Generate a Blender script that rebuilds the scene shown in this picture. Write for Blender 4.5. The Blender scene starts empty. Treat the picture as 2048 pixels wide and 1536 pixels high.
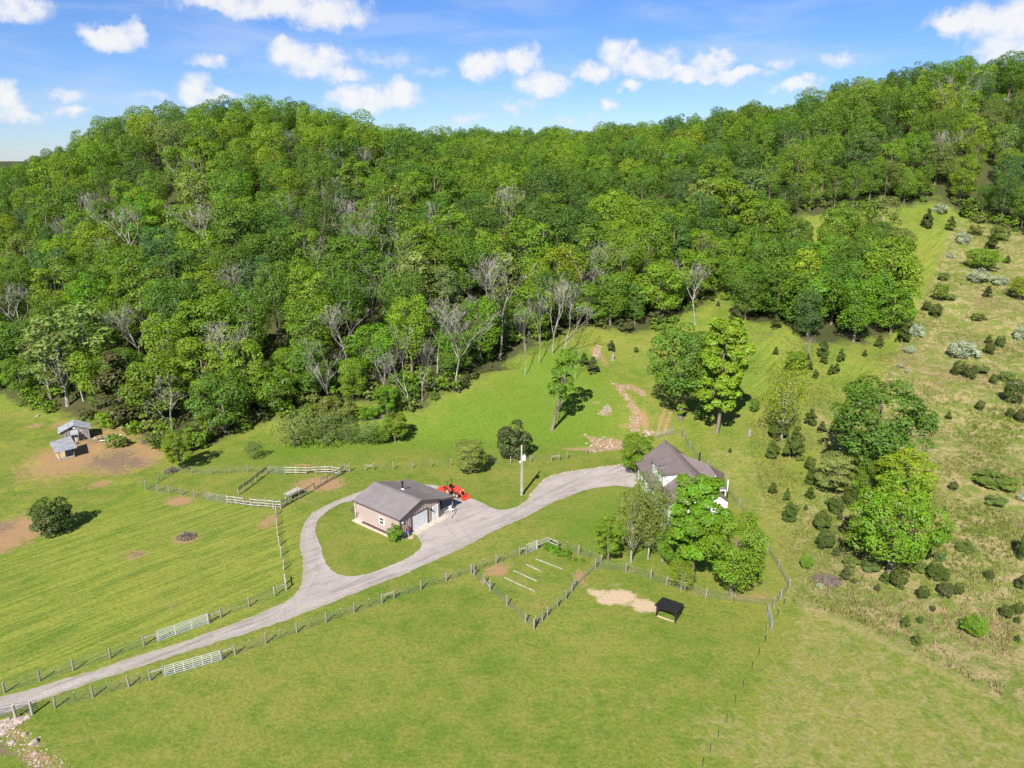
import bpy, math, random
import numpy as np
from mathutils import Vector, Matrix, noise as mnoise
from mathutils.geometry import delaunay_2d_cdt

rnd = random.Random(7)
NR = np.random.RandomState(11)
R = math.radians
COL = bpy.context.scene.collection

# ------------------------------------------------------------------ camera, world, sun
CAMH, PITCH, FPX = 48.0, R(17.5), 1420.0
sc = bpy.context.scene
cam_d = bpy.data.cameras.new('camera')
cam_d.sensor_fit = 'HORIZONTAL'; cam_d.sensor_width = 36.0
cam_d.lens = 36.0 * FPX / 2048.0
cam_d.clip_start = 0.5; cam_d.clip_end = 9000
cam = bpy.data.objects.new('camera', cam_d); COL.objects.link(cam)
cam.location = (0, 0, CAMH); cam.rotation_euler = (math.pi/2 - PITCH, 0, 0)
sc.camera = cam
sc.view_settings.view_transform = 'Standard'; sc.view_settings.look = 'None'
sc.view_settings.gamma = 1.0; sc.view_settings.use_curve_mapping = False
sc.view_settings.exposure = 1.2
sc.cycles.max_bounces = 5; sc.cycles.diffuse_bounces = 2; sc.cycles.glossy_bounces = 2; sc.cycles.transmission_bounces = 3; sc.cycles.transparent_max_bounces = 4
sc.cycles.use_adaptive_sampling = True; sc.cycles.adaptive_threshold = 0.02
SUN_AZ, SUN_EL = 20.0, 42.0            # rays travel towards azimuth 20 deg right of +Y
sun_d = bpy.data.lights.new('sun', 'SUN'); sun_d.energy = 4.6; sun_d.angle = R(0.53)
sun_d.color = (1.0, 0.95, 0.86)
sun = bpy.data.objects.new('sun', sun_d); COL.objects.link(sun)
ray = Vector((math.sin(R(SUN_AZ))*math.cos(R(SUN_EL)), math.cos(R(SUN_AZ))*math.cos(R(SUN_EL)), -math.sin(R(SUN_EL))))
sun.rotation_euler = ray.to_track_quat('-Z', 'Y').to_euler()
sun.location = (0, 0, 120)

class NT:
    """small helper for node trees"""
    def __init__(s, tree): s.t = tree; tree.nodes.clear()
    def n(s, typ, **kw):
        nd = s.t.nodes.new(typ)
        for k, v in kw.items():
            if k == 'i':
                for a, b in v.items(): nd.inputs[a].default_value = b
            else: setattr(nd, k, v)
        return nd
    def l(s, a, b): s.t.links.new(a, b)
    def put(s, inp, v):
        if hasattr(v, 'is_linked'): s.t.links.new(v, inp)
        else: inp.default_value = v
    def m(s, op, a, b=0.0, c=0.0, clamp=False):
        nd = s.t.nodes.new('ShaderNodeMath'); nd.operation = op; nd.use_clamp = clamp
        s.put(nd.inputs[0], a); s.put(nd.inputs[1], b); s.put(nd.inputs[2], c)
        return nd.outputs[0]
    def vm(s, op, a, b=(0, 0, 0)):
        nd = s.t.nodes.new('ShaderNodeVectorMath'); nd.operation = op
        s.put(nd.inputs[0], a); s.put(nd.inputs[1], b)
        return nd.outputs['Value'] if op in ('DOT_PRODUCT', 'LENGTH') else nd.outputs[0]
    def mr(s, v, a, b, c=0.0, d=1.0, smooth=True):
        nd = s.t.nodes.new('ShaderNodeMapRange'); nd.interpolation_type = 'SMOOTHSTEP' if smooth else 'LINEAR'
        s.put(nd.inputs[0], v)
        for k, x in zip((1, 2, 3, 4), (a, b, c, d)): s.put(nd.inputs[k], x)
        return nd.outputs[0]
    def mix(s, f, a, b, bt='MIX'):
        nd = s.t.nodes.new('ShaderNodeMix'); nd.data_type = 'RGBA'; nd.blend_type = bt
        s.put(nd.inputs[0], f)
        for inp, v in ((nd.inputs[6], a), (nd.inputs[7], b)):
            if hasattr(v, 'is_linked'): s.t.links.new(v, inp)
            else: inp.default_value = (*v, 1.0) if len(v) == 3 else v
        return nd.outputs[2]
    def noise(s, vec, scale, detail=3.0, rough=0.55, dist=0.0, dim='3D'):
        nd = s.t.nodes.new('ShaderNodeTexNoise'); nd.noise_dimensions = dim
        if vec is not None: s.t.links.new(vec, nd.inputs['Vector'])
        nd.inputs['Scale'].default_value = scale; nd.inputs['Detail'].default_value = detail
        nd.inputs['Roughness'].default_value = rough; nd.inputs['Distortion'].default_value = dist
        return nd.outputs[0]

w = bpy.data.worlds.new('World'); sc.world = w; w.use_nodes = True
w.cycles.sampling_method = 'MANUAL'; w.cycles.sample_map_resolution = 256
N = NT(w.node_tree)
sky = N.n('ShaderNodeTexSky', sky_type='NISHITA', sun_disc=False, sun_elevation=R(SUN_EL), sun_rotation=R(180+SUN_AZ),
          altitude=200.0, air_density=1.0, dust_density=0.1, ozone_density=4.0)
tc = N.n('ShaderNodeTexCoord')
sep = N.n('ShaderNodeSeparateXYZ'); N.l(tc.outputs['Generated'], sep.inputs[0])
az = N.m('ARCTAN2', sep.outputs[0], sep.outputs[1])
el = N.m('ARCSINE', sep.outputs[2])
cmb = N.n('ShaderNodeCombineXYZ'); N.l(az, cmb.inputs[0]); N.l(el, cmb.inputs[1])
ae = cmb.outputs[0]
def ray_dir(px, py):
    u = (px-1024)/FPX; v = -(py-768)/FPX
    return u, math.cos(PITCH)+v*math.sin(PITCH), -math.sin(PITCH)+v*math.cos(PITCH)
clouds = [(650,20,100,42,1),(560,10,110,32,1),(440,5,110,28,1),(705,35,60,25,.8),(230,78,60,28,1),(190,62,42,20,1),(265,72,32,32,1),(15,15,75,32,1),(412,122,44,20,.75),
 (620,122,80,40,1),(575,108,50,30,1),(690,150,60,22,.9),(760,198,100,30,1),(800,184,45,30,1),(695,195,48,26,1),(15,200,50,40,1),(35,228,75,22,.9),
 (135,193,38,20,.8),(140,226,36,16,.8),(390,178,36,32,.95),(425,192,60,18,.9),(965,130,52,30,1),(1040,122,52,32,1),(1085,170,66,30,1),(1235,105,40,34,1),
 (1290,130,80,34,1),(1375,146,70,18,1),(1415,128,50,28,1),(1460,150,100,17,.9),(1180,148,50,24,.95),(1590,173,60,17,.9),(1550,125,50,20,.6),(1680,118,60,22,.6),
 (1905,45,52,26,1),(1965,45,60,45,1),(2010,90,60,52,1),(2050,50,70,75,1),(1030,212,60,18,.6),(1220,208,26,16,.85),(1256,175,26,13,.8),
 (300,195,40,14,.5),(760,115,90,22,.5),(860,145,50,14,.5),(940,240,50,14,.6),(1160,240,60,14,.45),
 (-180,190,90,30,1),(2300,160,110,36,1),(300,-120,200,50,1),(1200,-180,240,60,1)]
warp = N.noise(ae, 26.0, 4.0, 0.6)
wc = N.m('MULTIPLY', N.m('SUBTRACT', warp, 0.5), 0.04)
cw = N.n('ShaderNodeCombineXYZ'); N.l(wc, cw.inputs[0]); N.l(wc, cw.inputs[1])
aew = N.vm('ADD', ae, cw.outputs[0])
best = None; low = None
for (cx, cy, rx, ry, st) in clouds:
    dx, dy, dz = ray_dir(cx, cy); L = math.sqrt(dx*dx+dy*dy+dz*dz)
    a0 = math.atan2(dx, dy); e0 = math.asin(dz/L); k = 1.0/(FPX*L)*1.05
    dv = N.vm('SUBTRACT', aew, (a0, e0, 0))
    dv = N.vm('MULTIPLY', dv, (1/(rx*k*1.12), 1/(ry*k*1.05), 0))
    d2 = N.vm('DOT_PRODUCT', dv, dv)
    v = N.m('MULTIPLY', N.m('SUBTRACT', 1.0, d2), st)
    if best is None: best = v
    else:
        nd = N.t.nodes.new('ShaderNodeMath'); nd.operation = 'SMOOTH_MAX'
        N.l(best, nd.inputs[0]); N.l(v, nd.inputs[1]); nd.inputs[2].default_value = .25; best = nd.outputs[0]
n1 = N.noise(ae, 30.0, 6.0, 0.6); n2 = N.noise(ae, 95.0, 4.0, 0.6)
field = N.m('ADD', best, N.m('MULTIPLY', N.m('SUBTRACT', n1, 0.5), 1.25))
field = N.m('ADD', field, N.m('MULTIPLY', N.m('SUBTRACT', n2, 0.5), 0.45))
dens = N.mr(field, 0.0, 1.0)
# other parts of the sky, away from this view: loose cumulus by noise
mp = N.vm('MULTIPLY', ae, (1.0, 2.2, 1.0))
n3 = N.noise(mp, 4.5, 5.0, 0.55)
away = N.m('MAXIMUM', N.mr(N.m('ABSOLUTE', az), .85, 1.1), N.mr(el, .35, .5))
dens2 = N.m('MULTIPLY', N.m('MULTIPLY', N.mr(n3, 0.55, 0.68), away), N.mr(el, 0.03, 0.15))
# thin veils
wv = N.vm('MULTIPLY', ae, (1.0, 5.0, 1.0))
veil = N.m('MULTIPLY', N.mr(N.noise(wv, 5.0, 5.0, 0.55, 0.4), 0.42, 0.72), 0.42)
d_all = N.m('MAXIMUM', N.m('MAXIMUM', dens, dens2), veil, clamp=True)
d_all = N.m('MULTIPLY', d_all, N.mr(el, -0.02, 0.03))
shade = N.mr(N.m('ADD', field, N.m('MULTIPLY', n2, .4)), 0.2, 1.3, 0.0, 1.0)
ccol = N.mix(shade, (0.66, 0.76, 0.93), (1.0, 0.99, 0.98))
bg1 = N.n('ShaderNodeBackground'); bg1.inputs[1].default_value = 0.055
hs = N.n('ShaderNodeHueSaturation'); hs.inputs['Saturation'].default_value = 1.12; N.l(sky.outputs[0], hs.inputs['Color'])
tint = N.mix(1.0, hs.outputs[0], (0.68, 0.79, 1.10), 'MULTIPLY')
N.l(tint, bg1.inputs[0])
bg2 = N.n('ShaderNodeBackground'); bg2.inputs[1].default_value = 0.42; N.l(ccol, bg2.inputs[0])
ms = N.n('ShaderNodeMixShader'); N.l(N.m('MULTIPLY', d_all, 0.92), ms.inputs[0]); N.l(bg1.outputs[0], ms.inputs[1]); N.l(bg2.outputs[0], ms.inputs[2])
ow = N.n('ShaderNodeOutputWorld'); N.l(ms.outputs[0], ow.inputs[0])

# ------------------------------------------------------------------ terrain shape
COLS = {  # tan(azimuth) column -> (distance forward, ground height)
 -1.5: [(0,0),(150,0),(170,6),(220,14),(320,18),(420,16),(700,10)],
 -0.75: [(0,0),(136,0),(152,6),(190,15),(240,23),(300,24),(420,18),(700,10)],
 -0.63: [(0,0),(128,0),(150,8),(190,19),(238,33),(280,34),(340,30),(480,26),(700,11)],
 -0.50: [(0,0),(122,0),(150,10),(190,27),(240,48),(270,50),(340,40),(480,30),(700,12)],
 -0.30: [(0,0),(119,0),(150,11),(180,24),(250,51),(290,54),(360,42),(480,42),(700,15)],
 -0.08: [(0,0),(118,0),(130,4.2),(150,11.5),(200,27),(250,37),(330,44),(390,38),(480,54),(560,54),(800,20)],
  0.05: [(0,0),(117,0),(152,9),(200,24),(270,38),(340,44),(400,40),(480,52),(560,52),(800,20)],
  0.20: [(0,0),(114,0),(160,10.6),(200,23),(250,38),(310,48.5),(370,48),(500,48),(800,20)],
  0.33: [(0,0),(100,0),(130,4.6),(170,14),(215,27),(250,41),(290,53),(350,53),(500,44),(800,20)],
  0.47: [(0,0),(82,0),(110,4),(150,12),(217,29),(250,46),(290,64),(340,64),(500,50),(800,20)],
  0.62: [(0,0),(72,0),(110,5),(150,13),(222,30.8),(250,50),(290,72),(340,72),(500,54),(800,20)],
  0.75: [(0,0),(66,0),(110,5.5),(150,13.5),(212,29.5),(240,46),(285,65),(340,65),(500,54),(800,20)],
  1.5: [(0,0),(60,0),(110,7),(150,15),(200,30),(260,56),(340,56),(500,50),(800,20)],
}
A0, DA, NA = -1.5, 0.02, 151
Y0, DY, NY = 0.0, 2.0, 601
ys = Y0+DY*np.arange(NY)
ck = sorted(COLS); prof = []
for c in ck:
    p = COLS[c]; prof.append(np.interp(ys, [q[0] for q in p], [q[1] for q in p]))
prof = np.array(prof); TAB = np.zeros((NA, NY))
for i in range(NA):
    a = A0+DA*i
    j = min(max(np.searchsorted(ck, a)-1, 0), len(ck)-2)
    t = (a-ck[j])/(ck[j+1]-ck[j]); t = min(max(t, 0), 1); t = t*t*(3-2*t)*.5+t*.5
    TAB[i] = prof[j]*(1-t)+prof[j+1]*t
ker = np.array([1, 2, 3, 2, 1.])/9
for i in range(NA): TAB[i] = np.convolve(np.pad(TAB[i], 2, 'edge'), ker, 'valid')
for _ in range(2):
    P_ = np.pad(TAB, ((2, 2), (0, 0)), 'edge'); TAB = sum(ker[k]*P_[k:k+NA] for k in range(5))
def hgt(x, y):
    x = np.asarray(x, float); y = np.asarray(y, float)
    a = np.clip((x/np.maximum(y, 40.0)-A0)/DA, 0, NA-1.001); b = np.clip((y-Y0)/DY, 0, NY-1.001)
    i = a.astype(int); j = b.astype(int); fa = a-i; fb = b-j
    z = (TAB[i, j]*(1-fa)*(1-fb)+TAB[i+1, j]*fa*(1-fb)+TAB[i, j+1]*(1-fa)*fb+TAB[i+1, j+1]*fa*fb)
    amp = 0.06+0.5*np.clip((z-1.0)/8, 0, 1)
    z = z+amp*(np.sin(x*.11+1.3)*np.sin(y*.09+.4)+.6*np.sin(x*.23+y*.17)+.35*np.sin(x*.41-y*.37+2.))
    # far hills
    far = np.clip((y-900)/1500, 0, 1); far = far*far*(3-2*far)
    z = z+far*(16+10*np.sin(x*.0016+2.4)+5*np.sin(x*.006))
    # creek cut in the near left corner
    q = (x+50.6)*0.80+(y-49.5)*0.60
    along = -(x+50.6)*0.60+(y-49.5)*0.80
    cut = np.exp(-(q/1.1)**2)*np.clip((8.5-along)/2.0, 0, 1)
    return z-1.3*cut
def h1(x, y): return float(hgt(np.array([x]), np.array([y]))[0])
YS = np.concatenate([np.arange(20, 400, .5), np.arange(400, 900, 4.)])
def at(px, py, lift=0.0):
    """point of the ground seen at a pixel of the photograph"""
    dx, dy, dz = ray_dir(px, py)
    zz = CAMH+dz/dy*YS; g = hgt(dx/dy*YS, YS)+lift
    below = np.where(zz <= g)[0]
    k = below[0] if len(below) else len(YS)-1
    if k == 0: y = YS[0]
    else:
        d0 = zz[k-1]-g[k-1]; d1 = zz[k]-g[k]; y = YS[k-1]+(YS[k]-YS[k-1])*(d0/(d0-d1) if d0 != d1 else 0)
    x = dx/dy*y
    return Vector((x, y, h1(x, y)))
def attop(px, py, H):
    """foot of a thing H tall whose top shows at this pixel"""
    p = at(px, py, H); return p
def proj(p):
    z = p[2]-CAMH; f = p[1]*math.cos(PITCH)-z*math.sin(PITCH); u = p[1]*math.sin(PITCH)+z*math.cos(PITCH)
    return 1024+FPX*p[0]/f, 768-FPX*u/f, f
def W(poly): return [(at(*q).x, at(*q).y) for q in poly]
def inside(X, Y, poly):
    res = np.zeros(X.shape, bool); n = len(poly)
    for i in range(n):
        x1, y1 = poly[i]; x2, y2 = poly[(i+1) % n]
        if y1 == y2: continue
        c = ((y1 > Y) != (y2 > Y)) & (X < (x2-x1)*(Y-y1)/(y2-y1)+x1)
        res ^= c
    return res
def sdist(X, Y, poly):
    """signed distance, positive inside"""
    d = np.full(X.shape, 1e9); n = len(poly)
    for i in range(n):
        x1, y1 = poly[i]; x2, y2 = poly[(i+1) % n]; ex, ey = x2-x1, y2-y1; L = ex*ex+ey*ey+1e-9
        t = np.clip(((X-x1)*ex+(Y-y1)*ey)/L, 0, 1)
        d = np.minimum(d, np.hypot(X-x1-t*ex, Y-y1-t*ey))
    return np.where(inside(X, Y, poly), d, -d)

# ------------------------------------------------------------------ objects, parts, meshes
LOC = {}
def thing(name, label, cat, loc, group=None, rz=0.0):
    o = bpy.data.objects.new(name, None); COL.objects.link(o); o.empty_display_size = .3
    o.location = loc; o.rotation_euler = (0, 0, rz); o['label'] = label; o['category'] = cat
    if group: o['group'] = group
    LOC[o.name] = Vector(loc); return o
def tag(o, label, cat, group=None, kind=None):
    o['label'] = label; o['category'] = cat
    if group: o['group'] = group
    if kind: o['kind'] = kind
    return o
def fast_mesh(name, verts, faces, k, mat=None, tone=None, smooth=False):
    me = bpy.data.meshes.new(name); nv = len(verts); nf = len(faces)
    me.vertices.add(nv); me.vertices.foreach_set('co', np.ascontiguousarray(verts, np.float32).ravel())
    me.loops.add(nf*k); me.loops.foreach_set('vertex_index', np.ascontiguousarray(faces, np.int32).ravel())
    me.polygons.add(nf); me.polygons.foreach_set('loop_start', np.arange(nf, dtype=np.int32)*k)
    me.polygons.foreach_set('loop_total', np.full(nf, k, np.int32))
    if smooth: me.polygons.foreach_set('use_smooth', np.ones(nf, bool))
    me.update(calc_edges=True)
    if tone is not None:
        at_ = me.color_attributes.new('tone', 'FLOAT_COLOR', 'POINT')
        c = np.ones((nv, 4), np.float32); c[:, :3] = tone
        at_.data.foreach_set('color', c.ravel())
    if mat: me.materials.append(mat)
    return me
def mobj(name, me, parent=None, loc=None):
    o = bpy.data.objects.new(name, me); COL.objects.link(o)
    if parent: o.parent = parent
    if loc is not None: o.location = loc
    return o
class MB:
    def __init__(s): s.v = []; s.f = []
    def add(s, vs, fs):
        b = len(s.v); s.v += [tuple(q) for q in vs]; s.f += [tuple(b+i for i in f) for f in fs]; return s
    def prism(s, ring, z0, z1):
        """ring of xy (ccw), z0/z1 numbers or per-vertex lists"""
        n = len(ring); z0 = [z0]*n if not hasattr(z0, '__len__') else z0; z1 = [z1]*n if not hasattr(z1, '__len__') else z1
        vs = [(p[0], p[1], z) for p, z in zip(ring, z0)]+[(p[0], p[1], z) for p, z in zip(ring, z1)]
        fs = [tuple(range(n))[::-1], tuple(range(n, 2*n))]+[(i, (i+1) % n, n+(i+1) % n, n+i) for i in range(n)]
        return s.add(vs, fs)
    def box(s, c, u, v, w_, a, b, h):
        """centre, three unit axes, full sizes"""
        c = Vector(c); u = Vector(u)*a/2; v = Vector(v)*b/2; w_ = Vector(w_)*h/2
        vs = [c+u*i+v*j+w_*k for k in (-1, 1) for i, j in ((-1, -1), (1, -1), (1, 1), (-1, 1))]
        return s.add(vs, [(3, 2, 1, 0), (4, 5, 6, 7), (0, 1, 5, 4), (1, 2, 6, 5), (2, 3, 7, 6), (3, 0, 4, 7)])
    def bar(s, p, q, wd, ht=None, up=(0, 0, 1)):
        p = Vector(p); q = Vector(q); ht = ht or wd; d = (q-p)
        L = d.length
        if L < 1e-6: return s
        d = d/L; up = Vector(up); side = d.cross(up)
        if side.length < 1e-3: side = d.cross(Vector((1, 0, 0)))
        side.normalize(); up2 = side.cross(d)
        return s.box((p+q)/2, d, side, up2, L, wd, ht)
    def tube(s, pts, rs, n=6, cap=True):
        pts = [Vector(p) for p in pts]; rs = rs if hasattr(rs, '__len__') else [rs]*len(pts)
        b = len(s.v); prev = None
        for i, p in enumerate(pts):
            d = (pts[min(i+1, len(pts)-1)]-pts[max(i-1, 0)])
            if d.length < 1e-6: d = Vector((0, 0, 1))
            d.normalize()
            if prev is None: a = d.orthogonal().normalized()
            else:
                a = prev-d*prev.dot(d)
                a = a.normalized() if a.length > 1e-4 else d.orthogonal().normalized()
            prev = a; c = d.cross(a)
            for k in range(n):
                t = 2*math.pi*k/n; q = p+(a*math.cos(t)+c*math.sin(t))*rs[i]; s.v.append(tuple(q))
        for i in range(len(pts)-1):
            for k in range(n):
                s.f.append((b+i*n+k, b+i*n+(k+1) % n, b+(i+1)*n+(k+1) % n, b+(i+1)*n+k))
        if cap:
            s.f.append(tuple(b+k for k in range(n))[::-1]); s.f.append(tuple(b+(len(pts)-1)*n+k for k in range(n)))
        return s
    def mesh(s, name, mat, off=(0, 0, 0), smooth=False):
        me = bpy.data.meshes.new(name)
        ox, oy, oz = off
        me.from_pydata([(x-ox, y-oy, z-oz) for x, y, z in s.v], [], s.f); me.update()
        if smooth: me.polygons.foreach_set('use_smooth', [True]*len(me.polygons))
        me.materials.append(mat); return me
    def build(s, name, mat, parent=None, smooth=False):
        off = Vector((0, 0, 0)); p = parent
        while p is not None: off += Vector(p.location); p = p.parent
        o = mobj(name, s.mesh(name, mat, off, smooth), parent); return o
def copy_tree(root, loc, rz=0.0, scale=None):
    r = root.copy(); COL.objects.link(r); r.location = loc; r.rotation_euler = (0, 0, rz)
    if scale is not None: r.scale = scale
    for ch in root.children:
        c = ch.copy(); COL.objects.link(c); c.parent = r
        for g in ch.children:
            d = g.copy(); COL.objects.link(d); d.parent = c
    return r

# ------------------------------------------------------------------ materials
def mat(name, col, rough=.8, metal=0., var=.15, scale=3., bump=0., col2=None, spec=.3, stretch=None, coords='Object'):
    m = bpy.data.materials.new(name); m.use_nodes = True; T = NT(m.node_tree)
    t = T.n('ShaderNodeTexCoord'); vec = t.outputs[coords]
    if stretch: vec = T.vm('MULTIPLY', vec, stretch)
    n = T.noise(vec, scale, 5.0, .6); n_b = T.noise(vec, scale*7, 3.0, .6)
    c2 = col2 or tuple(max(0, c*(1-var*2)) for c in col)
    c1 = tuple(c*(1+var*.6) for c in col)
    c = T.mix(T.mr(n, .3, .7), c2, c1)
    c = T.mix(T.m('MULTIPLY', T.mr(n_b, .35, .7), var*1.4, clamp=True), c, tuple(q*.55 for q in col))
    b = T.n('ShaderNodeBsdfPrincipled'); T.l(c, b.inputs['Base Color']); b.inputs['Roughness'].default_value = rough
    b.inputs['Metallic'].default_value = metal; b.inputs['Specular IOR Level'].default_value = spec
    if bump:
        bp = T.n('ShaderNodeBump'); bp.inputs['Strength'].default_value = bump; bp.inputs['Distance'].default_value = .05
        T.l(n_b, bp.inputs['Height']); T.l(bp.outputs[0], b.inputs['Normal'])
    o = T.n('ShaderNodeOutputMaterial'); T.l(b.outputs[0], o.inputs[0]); return m
M = {}
M['wood'] = mat('weathered_wood', (.27, .245, .20), .9, var=.3, scale=4, bump=.3, stretch=(1, 1, .2))
M['wood_pale'] = mat('pale_weathered_board', (.36, .34, .30), .9, var=.22, scale=3, bump=.2)
M['wood_dark'] = mat('dark_weathered_board', (.13, .11, .09), .9, var=.3, scale=3, bump=.2)
M['plank'] = mat('grey_barn_plank', (.29, .26, .235), .9, var=.3, scale=1.2, bump=.3, stretch=(3, 3, .3))
M['lumber'] = mat('fresh_lumber', (.42, .33, .20), .8, var=.15, scale=3)
M['galv'] = mat('galvanised_steel', (.42, .44, .45), .45, .4, var=.15, scale=5)
M['gatewhite'] = mat('pale_gate_tube', (.52, .54, .54), .5, .1, var=.1, scale=5)
M['gatedark'] = mat('dark_gate_tube', (.12, .15, .20), .5, .3, var=.1, scale=5)
M['wire'] = mat('fence_wire', (.20, .22, .21), .6, .3, var=.1)
M['tpost'] = mat('green_steel_post', (.05, .07, .05), .6, .2, var=.1)
M['white'] = mat('white_paint', (.62, .63, .64), .5, var=.06, scale=2)
M['siding_l'] = mat('tan_metal_siding', (.36, .29, .26), .5, .0, var=.05, scale=.6)
M['trim'] = mat('brown_trim', (.085, .065, .062), .5, var=.1)
M['roof_g'] = mat('grey_brown_metal_roof', (.225, .198, .193), .42, .15, var=.08, scale=.5)
M['roof_h'] = mat('house_metal_roof', (.17, .135, .13), .42, .15, var=.07, scale=.5)
M['tin'] = mat('old_tin_roof', (.41, .425, .45), .4, .35, var=.16, scale=1.2)
M['concrete'] = mat('pale_concrete', (.44, .375, .31), .9, var=.12, scale=1.5)
M['dark'] = mat('dark_interior', (.03, .028, .026), .9, var=.1)
M['black'] = mat('black_shelter_paint', (.022, .021, .022), .6, var=.25, scale=3, bump=.2)
M['glass'] = mat('window_glass', (.05, .06, .07), .12, .0, var=.1, spec=.6)
M['red'] = mat('tractor_red', (.55, .055, .025), .4, var=.08, scale=3, spec=.5)
M['tyre'] = mat('tyre_rubber', (.035, .033, .03), .9, var=.2)
M['rim'] = mat('pale_rim', (.50, .32, .20), .6, var=.15)
M['blackmetal'] = mat('black_steel', (.03, .03, .032), .5, .3, var=.1)
M['bark'] = mat('bark', (.20, .165, .13), .95, var=.3, scale=2, bump=.5, stretch=(1, 1, .3))
M['deadbark'] = mat('bleached_bark', (.35, .315, .275), .95, var=.3, scale=2, stretch=(1, 1, .3))
M['rock'] = mat('limestone', (.37, .32, .275), .95, var=.3, scale=1.5, bump=.6, col2=(.22, .15, .11))
M['ivory'] = mat('white_enamel', (.75, .74, .70), .5, var=.08)
M['brush'] = mat('dead_brush', (.20, .155, .125), .95, var=.35, scale=6)
M['terracotta'] = mat('brown_flower_pot', (.10, .055, .045), .8, var=.2)
M['orange'] = mat('orange_paint', (.55, .22, .06), .7, var=.2)
M['blue'] = mat('blue_paint', (.06, .09, .32), .6, var=.2)
M['maroon'] = mat('maroon_paint', (.22, .04, .05), .6, var=.2)
M['rug'] = mat('brown_mat', (.22, .12, .08), .95, var=.2)
M['pole'] = mat('utility_pole_wood', (.37, .34, .29), .9, var=.2, scale=2, stretch=(1, 1, .15))

def leaf_material(far=False):
    m = bpy.data.materials.new('leaves'); m.use_nodes = True; T = NT(m.node_tree)
    oi = T.n('ShaderNodeObjectInfo'); a = T.n('ShaderNodeAttribute', attribute_name='tone')
    ti = T.n('ShaderNodeAttribute', attribute_type='INSTANCER', attribute_name='tint')
    c = T.mix(1.0, ti.outputs['Color'] if far else oi.outputs['Color'], a.outputs['Color'], 'MULTIPLY')
    t = T.n('ShaderNodeTexCoord'); n = T.noise(t.outputs['Object'], .55, 3.0, .6)
    hs_ = T.n('ShaderNodeHueSaturation'); T.l(c, hs_.inputs['Color'])
    T.l(T.mr(n, .3, .7, .485, .515), hs_.inputs['Hue']); T.l(T.mr(n, .25, .75, .85, 1.15), hs_.inputs['Value'])
    d = T.n('ShaderNodeBsdfDiffuse'); T.l(hs_.outputs[0], d.inputs[0]); d.inputs[1].default_value = .5
    tr = T.n('ShaderNodeBsdfTranslucent')
    T.l(T.mix(1.0, hs_.outputs[0], (1.15, 1.2, .55), 'MULTIPLY'), tr.inputs[0])
    g = T.n('ShaderNodeBsdfGlossy'); g.inputs['Roughness'].default_value = .55; g.inputs[0].default_value = (.5, .55, .5, 1)
    m1 = T.n('ShaderNodeMixShader'); m1.inputs[0].default_value = .40; T.l(d.outputs[0], m1.inputs[1]); T.l(tr.outputs[0], m1.inputs[2])
    m2 = T.n('ShaderNodeMixShader'); m2.inputs[0].default_value = .035; T.l(m1.outputs[0], m2.inputs[1]); T.l(g.outputs[0], m2.inputs[2])
    o = T.n('ShaderNodeOutputMaterial'); T.l(m2.outputs[0], o.inputs[0]); return m
M['leaf'] = leaf_material(); M['leaf_far'] = leaf_material(True)
def grass_blade_material():
    m = bpy.data.materials.new('grass_blades'); m.use_nodes = True; T = NT(m.node_tree)
    a = T.n('ShaderNodeAttribute', attribute_name='tone')
    d = T.n('ShaderNodeBsdfDiffuse'); T.l(a.outputs['Color'], d.inputs[0])
    tr = T.n('ShaderNodeBsdfTranslucent'); T.l(a.outputs['Color'], tr.inputs[0])
    m1 = T.n('ShaderNodeMixShader'); m1.inputs[0].default_value = .3; T.l(d.outputs[0], m1.inputs[1]); T.l(tr.outputs[0], m1.inputs[2])
    o = T.n('ShaderNodeOutputMaterial'); T.l(m1.outputs[0], o.inputs[0]); return m
M['blade'] = grass_blade_material()

# ------------------------------------------------------------------ the ground and its zones
FOREST_EDGE = [(-700,770),(-300,775),(0,792),(60,812),(180,838),(285,870),(330,905),(370,915),(420,885),(500,850),(600,822),(660,815),(750,805),(830,822),(880,790),(960,752),(1010,732),
 (1060,700),(1100,672),(1150,652),(1185,655),(1250,668),(1320,655),(1400,610),(1440,560),(1450,600),(1500,610),(1540,560),(1550,470),(1600,432),(1700,428),(1830,410),(1880,398),(1930,430),(2048,470),(2300,520),(2900,560)]
edge_w = W(FOREST_EDGE)
FOREST = edge_w+[(700, 330), (520, 620), (-600, 620), (-700, 330)]
STRIP = W([(1470,640),(1500,655),(1560,650),(1600,690),(1650,700),(1740,690),(1795,672),(1806,620),(1806,560),(1800,520),(1700,500),(1560,512),(1490,560)])
DRIVE_OUT = [(-150,1478),(0,1434),(66,1408),(132,1383),(254,1342),(381,1302),(500,1266),(573,1240),(646,1211),(749,1173),(881,1118),(995,1060),(1060,1029),(1117,1000),(1161,985),(1190,976),(1234,971),(1272,978),
 (1280,960),(1266,943),(1249,929),(1183,938),(1132,945),(1102,952),(1088,960),(1073,977),(1064,989),(1056,1001),(1036,1013),(1011,1019),(987,1018),(963,1004),(936,994),(905,980),(882,973),(856,968),(800,975),(750,975),(716,985),(682,997),(645,1013),(621,1029),
 (606,1051),(601,1075),(602,1098),(604,1126),(605,1168),(588,1196),(500,1236),(381,1279),(254,1320),(132,1358),(0,1396),(-150,1436)]
DRIVE_IN = [(709,1001),(682,1007),(658,1019),(638,1036),(632,1051),(633,1073),(640,1092),(648,1119),(665,1141),(682,1151),(702,1155),(731,1150),(780,1133),(816,1117),(836,1103),(842,1090),(838,1080),(835,1070),(828,1060),(840,1040),(760,1010)]
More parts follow.
